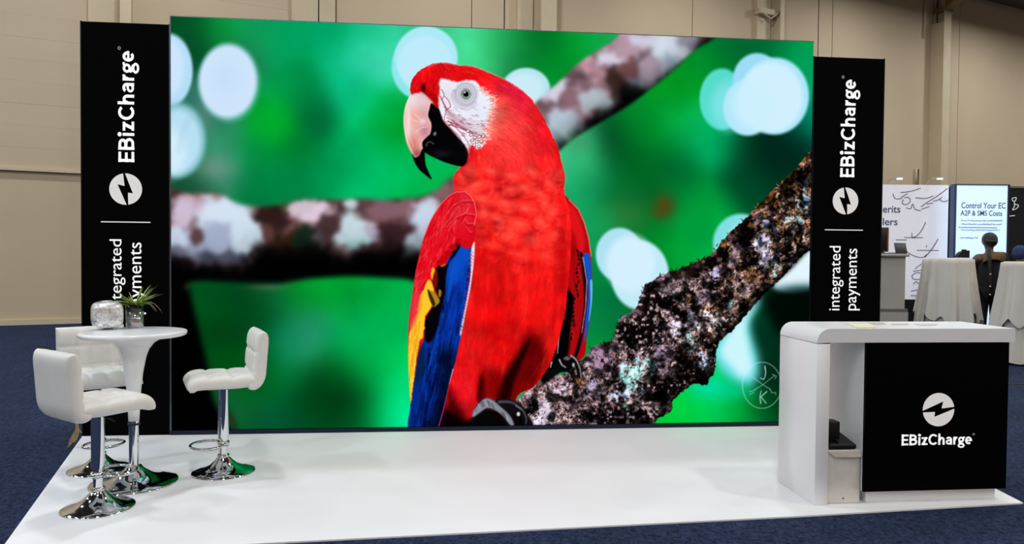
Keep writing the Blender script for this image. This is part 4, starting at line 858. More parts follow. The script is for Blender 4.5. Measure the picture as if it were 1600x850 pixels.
c = on_y(1466.3, 640, Y); r = on_y(1466.3, 614, Y)[2]-c[2]; ic = empty('bolt_emblem'); ic.parent = ct; ic.location = Vector(c)-ct.location
for m_ in bolt_icon():
    o = place(m_.mesh('emblem_piece'), 'emblem_piece', PRINT_GREY, None, FACE((0, 0, 0)) @ Matrix.Diagonal((r, r, 1, 1))); o.parent = ic
# waste bin in the open bay and the black device on it
bn = empty('waste_bin', (X0+T+.006+.1, YF+.19, FZ), label='grey metal waste bin inside the open bay of the counter', cat='bin')
BIN = mat('brushed grey bin', (226, 221, 213), .4, .15, var=.06, scale=14, bump=.05)
bw = (bx0-T-.014)/2; zt = .303
MB().bbox(-bw, bw, -.165, .165, 0, zt, .008, 2).build('body', BIN, bn)
mb = MB(); mb.add([(-bw+.002, -.168, zt-.004), (bw-.003, -.168, zt-.006), (bw-.006, -.182, zt-.034), (-bw+.045, -.182, zt-.034), (-bw+.002, -.165, zt+.004), (bw-.003, -.165, zt+.004)], [(0, 1, 2, 3), (0, 4, 5, 1), (0, 3, 2, 1)]); mb.build('lid_flap', mat('pale bin flap', (226, 222, 215), .35, .2), bn)
MB().lathe([(.004, 0), (.004, .003)], 10).build('lock_rivet', SEAM, bn, (0, -.166, .03), (PI/2, 0, 0))
dv = empty('card_reader_stand', (X0+T+.104, YF+.185, FZ+zt+.005), label='black card reader stand resting on the grey waste bin', cat='device')
DEV = mat('matte black plastic', (14, 14, 16), .45, spec=.4)
MB().bbox(-.085, .078, -.16, .06, 0, .03, .008).build('base', DEV, dv); MB().bbox(-.085, .012, -.10, -.02, .028, .145, .006, 2).build('upright', DEV, dv)
mb = MB(); mb.add([(-.02, -.15, .03), (.072, -.15, .03), (.05, -.02, .07), (-.02, -.02, .07), (-.02, -.02, .03), (.05, -.02, .03)], [(0, 1, 2, 3), (0, 3, 4), (1, 5, 2), (3, 2, 5, 4), (0, 4, 5, 1)]); mb.build('sloped_cover', DEV, dv)
# papers lying on the counter
def paper(name, quad, label, rgb, cat='paper', grp=None, th=.0015):
    P = [on_z(x, y, HC) for x, y in quad]; c = np.mean(P, 0); mb = MB(); mb.prism([(p[0]-c[0], p[1]-c[1]) for p in P], 0, th)
    return mb.build(name, mat('paper '+str(rgb), rgb, .6, var=.04, scale=30), None, (c[0], c[1], HC+.0005), label=label, cat=cat)
paper('notepad', [(1322, 507), (1360, 507.2), (1368, 512.8), (1340, 513.2)], 'yellow-edged notepad on the counter top', (232, 230, 190), 'notepad', th=.006)
paper('flyer', [(1356, 504.2), (1380, 504), (1384, 507), (1364, 507.4)], 'grey-green flyer lying behind the yellow-edged notepad', (186, 186, 170))
paper('flyer', [(1392, 506), (1420, 505.8), (1418, 508.2), (1394, 508.4)], 'small pale grey card in the middle of the counter top', (196, 196, 200))
paper('flyer', [(1428, 506.5), (1466, 506.4), (1462, 509), (1440, 509.4)], 'printed grey leaflet near the right of the counter top', (200, 200, 204))

# ================================================================ BAR TABLE
TX, TY, TH = .2037, -1.2066, .925
tb = empty('bar_table', (TX, TY, FZ), label='round white pedestal bar table with trumpet stem and chrome foot', cat='table')
h = TH-FZ
MB().lathe([(.285, h-.030), (.294, h-.022), (.296, h-.008), (.290, h-.002), (.27, h)], 64).build('table_top', WHITE_GLOSS, tb)
MB().lathe([(.030, .375), (.033, .44), (.040, .56), (.050, .655), (.058, .705), (.070, .765), (.086, .808), (.112, .843), (.150, .868), (.172, .878), (.172, .888)], 48).build('trumpet_stem', WHITE_GLOSS, tb)
MB().lathe([(.028, .06), (.028, .362), (.033, .366), (.033, .378)], 28).build('column', CHROME, tb, sharp=40)
MB().lathe([(.034, .352), (.034, .366)], 24).build('collar', mat('black rubber', (10, 10, 10), .6), tb)
BASEP = lambda R, H: [(R, 0), (R, .006), (R*.97, .011), (R*.78, .020), (R*.58, .033), (R*.42, .050), (R*.30, .072), (R*.21, H*.86), (R*.17, H)]
MB().lathe(BASEP(.2463, .105), 64).build('base', CHROME, tb)
# ---------------------------------------------------------------- bar stools
def pad(path, W, T, nu, nv, tufts=(3, 3), k=.3, back_tufts=None, p=7.0, seamw=.045):
    """upholstered pad: cross-section swept along path [(x, z)], width W along y, thickness T, seams pressed in"""
    Pth = spline(path, 10, False); seg = np.r_[0, np.cumsum(np.hypot(*np.diff(Pth, axis=0).T))]; Ltot = seg[-1]
    ss = np.linspace(-1, 1, nu); ss = np.sign(ss)*np.abs(ss)**.8; ts = np.linspace(-1, 1, nv); ts = np.sign(ts)*np.abs(ts)**.8
    def ev(s):
        q = (s+1)/2*Ltot; x = np.interp(q, seg, Pth[:, 0]); z = np.interp(q, seg, Pth[:, 1]); e = .01*Ltot
        dx = np.interp(min(q+e, Ltot), seg, Pth[:, 0])-np.interp(max(q-e, 0), seg, Pth[:, 0]); dz = np.interp(min(q+e, Ltot), seg, Pth[:, 1])-np.interp(max(q-e, 0), seg, Pth[:, 1]); l = math.hypot(dx, dz)
        return x, z, -dz/l, dx/l
    def puff(s, t, g):
        f = 1.0
        for c_, n_, Lh in ((s, g[0], Ltot/2), (t, g[1], W/2)):
            for i in range(1, n_):
                d = abs(c_-(-1+2*i/n_))*Lh; f -= k*math.exp(-(d/(seamw*.4))**2)
            cell = (c_+1)/2*n_ % 1; f *= .93+.07*math.sin(PI*cell)**.6
        return max(f, .3)
    V, F = [], []; bt = back_tufts or (1, 3)
    for side in (1, -1):
        for s in ss:
            x, z, nx, nz = ev(s)
            for t in ts:
                e = ((1-abs(s)**p)*(1-abs(t)**p))**.42 if abs(s) < 1 and abs(t) < 1 else 0
                o = side*T/2*e*(puff(s, t, tufts) if side > 0 else (.92+.08*puff(s, t, bt)))
                V.append((x+nx*o, t*W/2, z+nz*o))
    n1 = nu*nv
    for i in range(nu-1):
        for j in range(nv-1):
            a = i*nv+j; F.append((a, a+1, a+nv+1, a+nv)); F.append((n1+a, n1+a+nv, n1+a+nv+1, n1+a+1))
    mb = MB(); mb.add(V, F, True); return mb
def weld(me):
    bm = bmesh.new(); bm.from_mesh(me); bmesh.ops.remove_doubles(bm, verts=bm.verts[:], dist=1e-5); bmesh.ops.recalc_face_normals(bm, faces=bm.faces[:]); bm.to_mesh(me); bm.free(); return me
SEAT_P = [(x*.94, z) for x, z in [(-.185, .045), (-.14, .043), (-.05, .04), (.06, .042), (.15, .044), (.195, .032), (.222, -.002)]]
BACK_P = [(x*.94, z) for x, z in [(-.130, .016), (-.172, .022), (-.198, .062), (-.206, .13), (-.214, .23), (-.226, .345)]]
me_seat = weld(pad(SEAT_P, .40, .092, 54, 54, (3, 4), .17, seamw=.032).mesh('seat')); me_back = weld(pad([(x, z) for x, z in BACK_P[::-1]], .40, .096, 54, 54, (3, 4), .16, (1, 3), seamw=.032).mesh('backrest'))
for m_ in (me_seat, me_back): m_.materials.append(LEATHER)
stool_meshes = {}
def stool(P, bearing, seat_z, R, label, ring=True):
    """bearing: direction the sitter faces, degrees clockwise from +y"""
    rz = math.radians(90-bearing)
    st = empty('bar_stool', (P[0], P[1], FZ), rz, label=label, cat='bar stool', group='white bar stools around the round table')
    z = seat_z-FZ
    inst('seat', me_seat, st, (0, 0, z-.09)); inst('backrest', me_back, st, (0, 0, z-.09))
    MB().bbox(-.10, .10, -.09, .09, z-.107, z-.088, .006, 1).build('seat_plate', BLACK_FRAME, st)
    MB().lathe([(.025, .05), (.025, .215), (.0335, .217), (.0335, z-.10)], 30).build('column', CHROME, st, sharp=40)
    MB().lathe([(.036, .098), (.038, .102), (.036, .112), (.030, .116)], 30).build('collar', CHROME, st)
    MB().lathe(BASEP(R, .105), 64).build('base', CHROME, st)
    ring_c, ring_r = .098, .092
    pts = [(.02, .02, .182)]+[(ring_c+ring_r*math.cos(a)*1.05, ring_r*math.sin(a)*1.25, .182) for a in np.linspace(PI*.86, -PI*.86, 34)]+[(.02, -.02, .182)]
    fr = MB().tube(pts, .0085, 10).build('footrest', CHROME, st); MB().lathe([(.0365, .168), (.0365, .197)], 26).build('clamp', CHROME, fr)
    MB().tube([(.0, -.03, z-.112), (.0, -.12, z-.118), (.0, -.17, z-.125)], .004, 8).build('height_lever', BLACK_FRAME, st)
    return st
stool((.1902, -1.6476), 40, .628, .1839, 'white leather bar stool nearest the viewer, its back turned')
S2 = on_z(156, 733.5, FZ)
stool(S2, 143, .655, .188, 'white leather bar stool behind the table, against the left tower')
stool((.671, -1.0153), -112, .652, .1924, 'white leather bar stool in front of the screen, seen side-on')

# silver vase and succulent on the table
tt = TH+.001
v = on_z(170, 515, TH); vz = empty('vase', (v[0]-.022, v[1]+.03, tt), math.radians(28), label='mottled silver rounded square vase on the bar table', cat='vase')
MERC = bpy.data.materials.new('mercury glass'); MERC.use_nodes = True
def merc_nodes():
    nt = MERC.node_tree; N, L = nt.nodes, nt.links; b = N['Principled BSDF']; tc = N.new('ShaderNodeTexCoord')
    n = N.new('ShaderNodeTexNoise'); n.inputs['Scale'].default_value = 70; n.inputs['Detail'].default_value = 8; n.inputs['Roughness'].default_value = .7; L.new(tc.outputs['Object'], n.inputs['Vector'])
    n2 = N.new('ShaderNodeTexNoise'); n2.inputs['Scale'].default_value = 14; n2.inputs['Detail'].default_value = 3; L.new(tc.outputs['Object'], n2.inputs['Vector'])
    r = N.new('ShaderNodeValToRGB'); r.color_ramp.elements[0].position = .36; r.color_ramp.elements[1].position = .6; r.color_ramp.elements[0].color = srgb(168, 168, 172); r.color_ramp.elements[1].color = srgb(250, 250, 250)
    L.new(n.outputs['Fac'], r.inputs[0]); L.new(r.outputs[0], b.inputs['Base Color'])
    m = N.new('ShaderNodeMapRange'); m.inputs[1].default_value = .4; m.inputs[2].default_value = .62; m.inputs[3].default_value = .0; m.inputs[4].default_value = .55; L.new(n2.outputs['Fac'], m.inputs[0]); L.new(m.outputs[0], b.inputs['Metallic'])
    b.inputs['Roughness'].default_value = .28; b.inputs['Coat Weight'].default_value = .6; b.inputs['Coat Roughness'].default_value = .05
merc_nodes()
def superbox(a, b_, c, e1, e2, nu=40, nv=28, z0=None):
    V, F = [], []; sg = lambda q, e: math.copysign(abs(q)**e, q)
    for j in range(nv+1):
        ph = -PI/2+PI*j/nv
        for i in range(nu):
            th = 2*PI*i/nu; V.append((a*sg(math.cos(ph), e1)*sg(math.cos(th), e2), b_*sg(math.cos(ph), e1)*sg(math.sin(th), e2), c*sg(math.sin(ph), e1)))
    for j in range(nv):
        for i in range(nu): F.append((j*nu+i, j*nu+(i+1) % nu, (j+1)*nu+(i+1) % nu, (j+1)*nu+i))
    mb = MB(); mb.add(V, F, True); return mb
vb = superbox(.086, .086, .081, .5, .42); vb.v = [(x, y, z+.081+.006) for x, y, z in vb.v]; vbo = vb.build('body', MERC, vz); weld(vbo.data)
MB().lathe([(.030, .163), (.032, .17), (.027, .173), (.025, .163)], 28).build('neck_rim', MERC, vz)
for a in (45, 135, 225, 315): MB().lathe([(.008, 0), (.010, .012)], 10).build('foot', MERC, vz, (.05*math.cos(math.radians(a)), .05*math.sin(math.radians(a)), 0))
GREEN = mat('succulent green', (150, 172, 78), .45, var=.3, scale=22); GREEN2 = mat('succulent dark green', (104, 132, 54), .45, var=.3, scale=20); STRAW = mat('dry pale leaf', (190, 178, 138), .5, var=.1)
def leaf_mesh(name, L, w, droop, m, rise=.6, seg=6):
    V, F = [], []
    for i in range(seg+1):
        t = i/seg; x = L*t*(1-.12*droop*t); z = L*rise*t-L*droop*t*t; hw = w*(1-t)**.7*(.55+.9*t if t < .5 else 1.0)
        V += [(x, -hw, z+hw*.35), (x, 0, z), (x, hw, z+hw*.35)]
    for i in range(seg):
        for j in range(2): a = i*3+j; F.append((a, a+1, a+4, a+3))
    mb = MB(); mb.add(V, F, True); me = mb.mesh(name); me.materials.append(m); return me
pt = on_z(212, 512.5, TH); pl = empty('potted_succulent', (pt[0]-.018, pt[1]+.035, tt), label='small spiky green plant in a silvered glass cup', cat='potted plant')
SILV = mat('silvered glass', (176, 178, 184), .14, .85, var=.25, scale=40)
DGLASS = mat('dark glass band', (10, 10, 12), .06, 0, coat=.5)
MB().lathe([(.046, 0), (.050, .006), (.052, .10)], 40).build('cup', SILV, pl); MB().lathe([(.052, .10), (.053, .135), (.050, .137)], 40).build('glass_band', DGLASS, pl); MB().lathe([(.048, .134), (.030, .142), (.004, .146)], 24).build('soil', mat('potting soil', (40, 30, 22), .9, var=.3, scale=60, bump=.6), pl)
lm = [leaf_mesh('leaf', .135, .0075, .25, GREEN, .75), leaf_mesh('leaf', .12, .0085, .35, GREEN2, .5), leaf_mesh('leaf', .11, .007, .12, GREEN, 1.2), leaf_mesh('leaf', .165, .004, .95, STRAW, .75)]
rnd = random.Random(5)
for k in range(84):
    kind = 3 if k in (3, 11, 19) else rnd.choice((0, 0, 1, 1, 2)); a = rnd.uniform(0, 2*PI)
    if kind == 3: a = rnd.uniform(-.7, .1)
    if kind == 0 and math.cos(a+.2) < -.2: kind = 1
    s_ = rnd.uniform(.85, 1.3); rr = rnd.uniform(.0, .022); inst('leaf', lm[kind], pl, (rr*math.cos(a), rr*math.sin(a), .128+rnd.uniform(0, .012)), (0, 0, a), (s_, s_, s_*rnd.uniform(.75, 1.1)))
# a fleshy sprig behind the vase
sp = empty('succulent_sprig', (v[0]-.022, v[1]+.03, tt+.176), label='short green sprig poking out of the silver vase', cat='plant sprig')
ml = leaf_mesh('leaf', .075, .011, .1, GREEN, .12)
for a in (2.9, 3.5, 2.3, .3, -.6): inst('leaf', ml, sp, (0, 0, -.008), (0, 0, a), (rnd.uniform(.6, .95),)*3)
# tan strap hanging below the nearest stool
p0, p1, p2, p3 = [on_y(x, y, -.35) for x, y in ((112, 634), (117, 655), (119, 672), (111, 692))]
mb = MB(); P = spline([p0, p1, p2, p3], 6, False); V, F = [], []
for i, q in enumerate(P): hw = .012+.008*math.sin(i*.5); V += [(q[0]-hw, q[1], q[2]), (q[0]+hw, q[1]+.02, q[2]), (q[0]+hw, q[1]+.026, q[2]), (q[0]-hw, q[1]+.006, q[2])]
for i in range(len(P)-1):
    for j in range(4): F.append((i*4+j, i*4+(j+1) % 4, i*4+4+(j+1) % 4, i*4+4+j))
TAN = mat('tan strap', (168, 142, 96), .7, var=.2, scale=30)
ts = empty('tan_strap', (P[-1][0], P[-1][1], 0), label='thin tan strap hanging beside the left black tower', cat='dried stem')
o = mb.add(V, F).build('strap', TAN, ts, -Vector((P[-1][0], P[-1][1], 0)))
q2 = on_y(127, 676, -.35); mb = MB().tube([tuple(P[12]), tuple((P[12]+q2)/2+np.array((0, 0, .01))), tuple(q2)], .006, 6); mb.build('side_strand', TAN, ts, -Vector((P[-1][0], P[-1][1], 0)))
lo3 = on_z(111, 692, FZ); MB().tube([tuple(P[-1]), (P[-1][0]-.03, P[-1][1], .0)], [.008, .003], 6).build('tip', TAN, ts, -Vector((P[-1][0], P[-1][1], 0)))

# ================================================================ NEIGHBOURING STANDS ON THE RIGHT
def local_at(px, py, depth): return Vector(at(px, py, depth))
def quad_frame(px0, px1, depth, z0=0.0):
    """a frame facing the viewer: origin at floor below px0, x axis to px1; returns (origin, rz, width)"""
    a, b = at(px0, 400, depth), at(px1, 400, depth); d = b-a; return (a[0], a[1], z0), math.atan2(d[1], d[0]), math.hypot(d[0], d[1])
def zat(px, py, depth): return at(px, py, depth)[2]
DARK = mat('black drape partition', (9, 9, 12), .85, var=.2, scale=3)
DP = 11.9
# dark partition behind everything
o, rz, w = quad_frame(1366, 1720, DP+.25)
pt_ = empty('dark_partition', o, rz, label='black partition wall behind the neighbouring stands', cat='partition'); ztop = zat(1480, 293, DP+.25)
for k in range(6): MB().box(k*w/6+.004, (k+1)*w/6-.004, 0, .08, 0, ztop).build('panel', DARK, pt_)
MB().box(0, w, -.01, .09, ztop, ztop+.03).build('top_rail', mat('grey rail', (120, 118, 112), .5), pt_)
mb = MB(); u = lambda px: (np.linalg.norm((at(px, 400, DP+.25)-at(1366, 400, DP+.25))[:2])); zz = lambda py: zat(1590, py, DP+.25)
flat = Matrix(((1, 0, 0, 0), (0, 0, -1, -.004), (0, 1, 0, 0), (0, 0, 0, 1)))
def strokes(name, paths, wd, m, parent, fu, fz, y=-.004, cyc=False, smooth=True):
    for ph in paths:
        t_ = MB(); q = spline(ph, 5, False) if len(ph) > 2 and smooth else ph
        stroke2d(t_, [(fu(a), fz(b)) for a, b in q], wd, cyc); t_.v = [(a, y-c, b) for a, b, c in t_.v]; t_.build(name, m, parent)
WP_ = mat('white paint marks', (225, 225, 225), .6, emit=.3)  # white marks with a faint glow of their own
strokes('chalk_mark', [[(1579, 310), (1585, 309), (1584, 314), (1580, 314), (1579, 310)], [(1582, 314), (1583, 322), (1580, 328), (1586, 326), (1589, 321), (1582, 319)], [(1574, 338), (1584, 337)]], .012, WP_, pt_, u, zz)
# white illustrated board
o, rz, w = quad_frame(1366, 1480, DP)
bd = empty('illustrated_board', o, rz, label='white backwall with line drawings and partly hidden heading', cat='display board')
ux = lambda px, D_=DP, p_=1366: float(np.linalg.norm((at(px, 400, D_)-at(p_, 400, D_))[:2])); zb = lambda py, px=1425, D_=DP: float(zat(px, py, D_))
BOARD = mat('lit white board', (226, 226, 236), .5, emit=.32)  # board face brightened by a faint glow of its own
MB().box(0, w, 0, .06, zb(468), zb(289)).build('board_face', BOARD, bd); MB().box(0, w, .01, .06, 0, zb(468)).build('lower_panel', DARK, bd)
INK = mat('grey blue ink', (70, 76, 104), .6); INK_R = mat('dark red ink', (120, 50, 60), .6)
strokes('drawn_line', [[(1393, 303), (1396, 310), (1404, 311), (1410, 306), (1416, 303)], [(1409, 312), (1408, 318), (1414, 320), (1420, 315), (1418, 309), (1411, 309)], [(1405, 301), (1416, 300), (1425, 298), (1436, 294)], [(1414, 325), (1421, 326), (1424, 319), (1428, 327), (1437, 329)], [(1428, 309), (1444, 310), (1456, 306)],
    [(1446, 319), (1456, 317)], [(1438, 327), (1446, 324), (1450, 322)], [(1456, 314), (1462, 313), (1470, 308)], [(1465, 311), (1472, 315), (1479, 313)], [(1412, 371), (1424, 371), (1432, 368), (1440, 358), (1445, 347)], [(1424, 371), (1424, 364)], [(1424, 371.5), (1441, 371)], [(1399, 375), (1416, 375)], [(1412, 390), (1424, 398), (1436, 402), (1444, 401), (1447, 397)], [(1447, 386), (1447, 383)], [(1432, 391), (1466, 391)], [(1430, 420), (1440, 412)], [(1427, 424), (1445, 421)], [(1425, 431), (1432, 426), (1440, 428), (1438, 436), (1428, 436), (1425, 431)], [(1428, 444), (1432, 440), (1437, 444)], [(1424, 455), (1440, 452)], [(1424, 462), (1438, 462)]], .011, INK, bd, ux, zb)
strokes('red_line', [[(1437, 323), (1450, 314), (1464, 305), (1478, 294)], [(1445, 402), (1456, 388), (1465, 373)]], .012, INK_R, bd, ux, zb)
def sign_text(txt, parent, fu, fz, x0, x1, yb, m, name='heading', off=0.0, cap=None):
    me = text_mesh(txt, name, 1.0, off); fit_frame(me, 0, fu(x1)-fu(x0)); sy = 1.0
    if cap: Q = np.array([q.co[:] for q in me.vertices]); sy = (fz(cap)-fz(yb))/Q[:, 1].max()
    me.materials.clear(); me.materials.append(m); o = bpy.data.objects.new(name, me); col.objects.link(o); o.parent = parent
    o.matrix_local = Matrix(((1, 0, 0, fu(x0)), (0, 0, -1, -.006), (0, 1, 0, fz(yb)), (0, 0, 0, 1))) @ Matrix.Diagonal((1, sy, 1, 1)); return o
sign_text('serits', bd, ux, zb, 1372, 1405, 332.5, INK, off=.01, cap=322); sign_text('nlers', bd, ux, zb, 1370, 1401, 352, INK, off=.01, cap=341)
LAMPB = mat('brushed lamp arm', (190, 188, 184), .3, .8)
for i, px in enumerate((1386, 1448)):
    g = at(px, 289, DP); al = empty('arm_light', (g[0], g[1], g[2]), rz, label=('left' if i == 0 else 'right')+' small arm light clipped on top of the white board', cat='light', group='arm lights on the board')
    MB().tube([(0, .03, .012), (.02, -.02, .07), (.06, -.09, .1), (.1, -.16, .09)], .009, 8).build('arm', LAMPB, al); MB().bbox(.07, .15, -.2, -.15, .07, .095, .006, 1).build('lamp_head', mat('lit lamp head', (250, 250, 250), .4, emit=1.2), al)
# blue-lit sign
DS = 11.6
o, rz2, w = quad_frame(1492, 1572, DS); us = lambda px: ux(px, DS, 1492); zs = lambda py: zb(py, 1530, DS)
sg = empty('lightbox_sign', o, rz2, label='glowing pale blue lightbox sign about A2P and SMS costs', cat='lightbox sign')
MB().box(0, w, 0, .08, 0, zs(290)).build('lit_face', mat('pale blue light box', (206, 232, 252), .5, emit=.78), sg)
FR = mat('blue grey sign frame', (70, 92, 126), .4, .3)
MB().box(-.035, 0, -.012, .1, 0, zs(289)).build('frame_side', FR, sg); MB().box(w, w+.03, -.012, .1, 0, zs(289)).build('frame_side', mat('dark blue sign frame', (24, 34, 66), .4), sg); MB().box(-.03, w+.03, -.012, .1, zs(290), zs(288)).build('frame_top', FR, sg)
BLUE = mat('sign blue ink', (56, 92, 150), .6); BLUE2 = mat('sign pale blue ink', (120, 156, 206), .6)
sign_text('Control Your EC', sg, us, zs, 1500, 1569, 325.5, BLUE, off=.012, cap=316.5); sign_text('A2P & SMS Costs', sg, us, zs, 1499, 1564, 337, BLUE, off=.012, cap=329)
for k, (x0, x1, yy) in enumerate(((1500, 1565, 344.8), (1500, 1564, 350.4), (1500, 1561, 359.6), (1498, 1528, 371.8))):      # small print, too fine to read: one jittery line each
    R_ = random.Random(k+2); xs_ = np.arange(x0, x1, .55); strokes('small_print', [[(float(x), yy+R_.uniform(-1.1, 1.1)) for x in xs_]], .006, BLUE2, sg, us, zs, smooth=False)
strokes('rule_line', [[(1496, 355.5), (1557, 355.8)]], .012, BLUE2, sg, us, zs)
# grey pedestal with laptop and monitor
DG = 10.6
o, rz, w = quad_frame(1376, 1415, DG); pg = empty('grey_pedestal', o, rz, label='grey pedestal desk just right of the black tower', cat='pedestal')
GREY = mat('grey laminate', (172, 170, 164), .5, var=.03); zg = lambda py: zat(1395, py, DG)
MB().box(0, w, 0, .45, 0, zg(401)).build('body', GREY, pg); MB().bbox(-.06, w+.04, -.04, .5, zg(401), zg(396.5), .006, 1).build('desk_top', GREY, pg); MB().box(-.06, w-.01, -.12, 0, 0, zg(486)).build('lower_step', GREY, pg); MB().box(-.05, w-.02, -.125, 0, zg(486), zg(482)).build('step_cap', mat('dark grey cap', (110, 108, 106), .5), pg)
zt_ = zg(396.5); ltp = at(1402, 396, DG+.16)
lt = empty('laptop', (ltp[0], ltp[1], zt_+.001), rz+.25, label='open grey laptop on the grey pedestal', cat='laptop')
LG = mat('grey laptop shell', (74, 76, 80), .4, .4)
MB().bbox(-.10, .10, -.08, .08, 0, .016, .004, 1).build('keyboard_base', LG, lt); MB().bbox(-.10, .10, -.006, .006, 0, .15, .003, 1, Matrix.Translation((0, -.08, .012)) @ Matrix.Rotation(-.25, 4, 'X')).build('screen_lid', LG, lt)
mp_ = at(1381, 394, DG+.36); mo = empty('monitor', (mp_[0]-.02, mp_[1], zt_+.001), rz, label='black monitor with red side stripe on the grey pedestal', cat='monitor')
MB().bbox(-.09, .08, -.015, .02, .03, zat(1380, 355, DG+.25)-zt_, .004, 1).build('screen_panel', DEV, mo); MB().box(.055, .078, -.02, -.014, .05, zat(1380, 358, DG+.25)-zt_).build('red_stripe', mat('dull red', (150, 60, 50), .5), mo); MB().lathe([(.07, 0), (.07, .01), (.02, .02), (.02, .06)], 20).build('stand', DEV, mo)

# cocktail tables under white cloths
CLOTH = mat('ivory tablecloth', (212, 208, 200), .85, var=.03, scale=3, bump=.05)
def cloth_table(px, depth, py_top, rad, label_t, label_c, seed, flare=.09):
    c = at(px, 400, depth); zt = zat(px, py_top, depth); R = random.Random(seed)
    tb_ = empty('cocktail_table', (c[0], c[1], 0), label=label_t, cat='table')
    MB().lathe([(rad-.015, zt-.03), (rad-.015, zt-.006)], 40).build('table_top', GREY, tb_); MB().lathe([(.03, .02), (.03, zt-.03)], 16).build('pole', BLACK_FRAME, tb_); MB().lathe([(rad*.7, 0), (rad*.7, .015), (.04, .04)], 30).build('base', BLACK_FRAME, tb_)
    cl = empty('tablecloth', (c[0], c[1], 0), label=label_c, cat='tablecloth')
    ph = [R.uniform(0, 6.28) for _ in range(5)]
    def layer(name, hem, off, kf):
        V, F = [], []; n, m = 150, 22
        for j in range(m+1):
            t = j/m
            for i in range(n):
                a = 2*PI*i/n; zb_ = hem(a)
                if t < .16: q = t/.16; r = (rad+off)*q; z = zt+off*.4; 
                else:
                    q = (t-.16)/.84; fold = math.sin(9*a+ph[0])*.5+math.sin(14*a+ph[1])*.35+math.sin(23*a+ph[2])*.2
                    r = rad+off+flare*q**1.3+(.012+kf*q)*fold; z = zt+off*.4-(zt-zb_)*q
                V.append((r*math.cos(a), r*math.sin(a), z))
        for j in range(m):
            for i in range(n): F.append((j*n+i, j*n+(i+1) % n, (j+1)*n+(i+1) % n, (j+1)*n+i))
        mb = MB(); mb.add(V, F, True); return mb.build(name, CLOTH, cl)
    layer('under_layer', lambda a: .05+.03*math.sin(5*a+ph[3]), .004, .045)
    layer('over_layer', lambda a: .34+.22*abs(math.sin(2*a+ph[4]))+.06*math.sin(11*a+ph[2]), .014, .05)
    return zt
D1, D2 = 10.9, 9.9
zt1 = cloth_table(1481, D1, 403.5, .315, 'tall cocktail table under ivory cloth beside the grey pedestal', 'ivory cloth draped over the cocktail table by the grey pedestal', 3)
zt2 = cloth_table(1607, D2, 409.5, .30, 'tall cocktail table under ivory cloth at the right edge', 'ivory cloth draped over the cocktail table at the right edge', 8, .11)
g = at(1506, 404, D1); bk = empty('black_case', (g[0], g[1]+.02, zt1+.008), rz, label='black rounded case standing on the left cocktail table', cat='case')
mb = MB(); pr = [(-.09, 0), (.075, 0), (.075, .11), (.02, .108)]+[(.02-.11*math.sin(t), .02+.085*math.cos(t)) for t in np.linspace(.2, 1.35, 8)]; mb.prism(pr, -.04, .04, Matrix(((1, 0, 0, 0), (0, 0, 1, 0), (0, 1, 0, 0), (0, 0, 0, 1)))); mb.build('shell', DEV, bk); MB().bbox(-.02, .05, -.01, .01, .10, .125, .004, 1).build('handle', DEV, bk)

# ---------------------------------------------------------------- people
def skin_figure(name, joints, edges, m, parent, sub=2):
    """one continuous surface grown over a skeleton: joints = {key: ((x, y, z), radius x, radius y)}"""
    keys = list(joints); me = bpy.data.meshes.new(name); me.from_pydata([joints[k][0] for k in keys], [(keys.index(a), keys.index(b)) for a, b in edges], [])
    o = bpy.data.objects.new(name, me); col.objects.link(o); o.modifiers.new('skin', 'SKIN'); o.modifiers['skin'].use_smooth_shade = True
    ss = o.modifiers.new('sub', 'SUBSURF'); ss.levels = sub; ss.render_levels = sub
    if not me.skin_vertices: me.attributes.new('skin', 'FLOAT', 'POINT') if False else None
    if len(me.skin_vertices) == 0:
        bm = bmesh.new(); bm.from_mesh(me); bm.verts.layers.skin.verify(); bm.to_mesh(me); bm.free()
    for i, k in enumerate(keys):
        me.skin_vertices[0].data[i].radius = joints[k][1:3]; me.skin_vertices[0].data[i].use_root = (i == 0)
    dg = bpy.context.evaluated_depsgraph_get(); dg.update(); em = bpy.data.meshes.new_from_object(o.evaluated_get(dg)); em.name = name
    bpy.data.objects.remove(o); em.materials.clear(); em.materials.append(m)
    for p in em.polygons: p.use_smooth = True
    return inst(name, em, parent)
SKIN_T = mat('skin', (112, 78, 62), .5, var=.05); BLK_CL = mat('black cloth', (10, 10, 13), .85, var=.2, scale=10, bump=.2); NAVY_CL = mat('dark jeans', (16, 22, 38), .8, var=.2); BROWN_CL = mat('brown shoulder cape', (104, 78, 46), .8, var=.2, scale=20); HAIR = mat('dark hair', (20, 15, 13), .5, var=.3, scale=40, bump=.5); OCHRE = mat('ochre jacket', (176, 118, 46), .8, var=.15); BLUECAP = mat('blue knit cap', (34, 52, 92), .85, var=.2, scale=30, bump=.4)
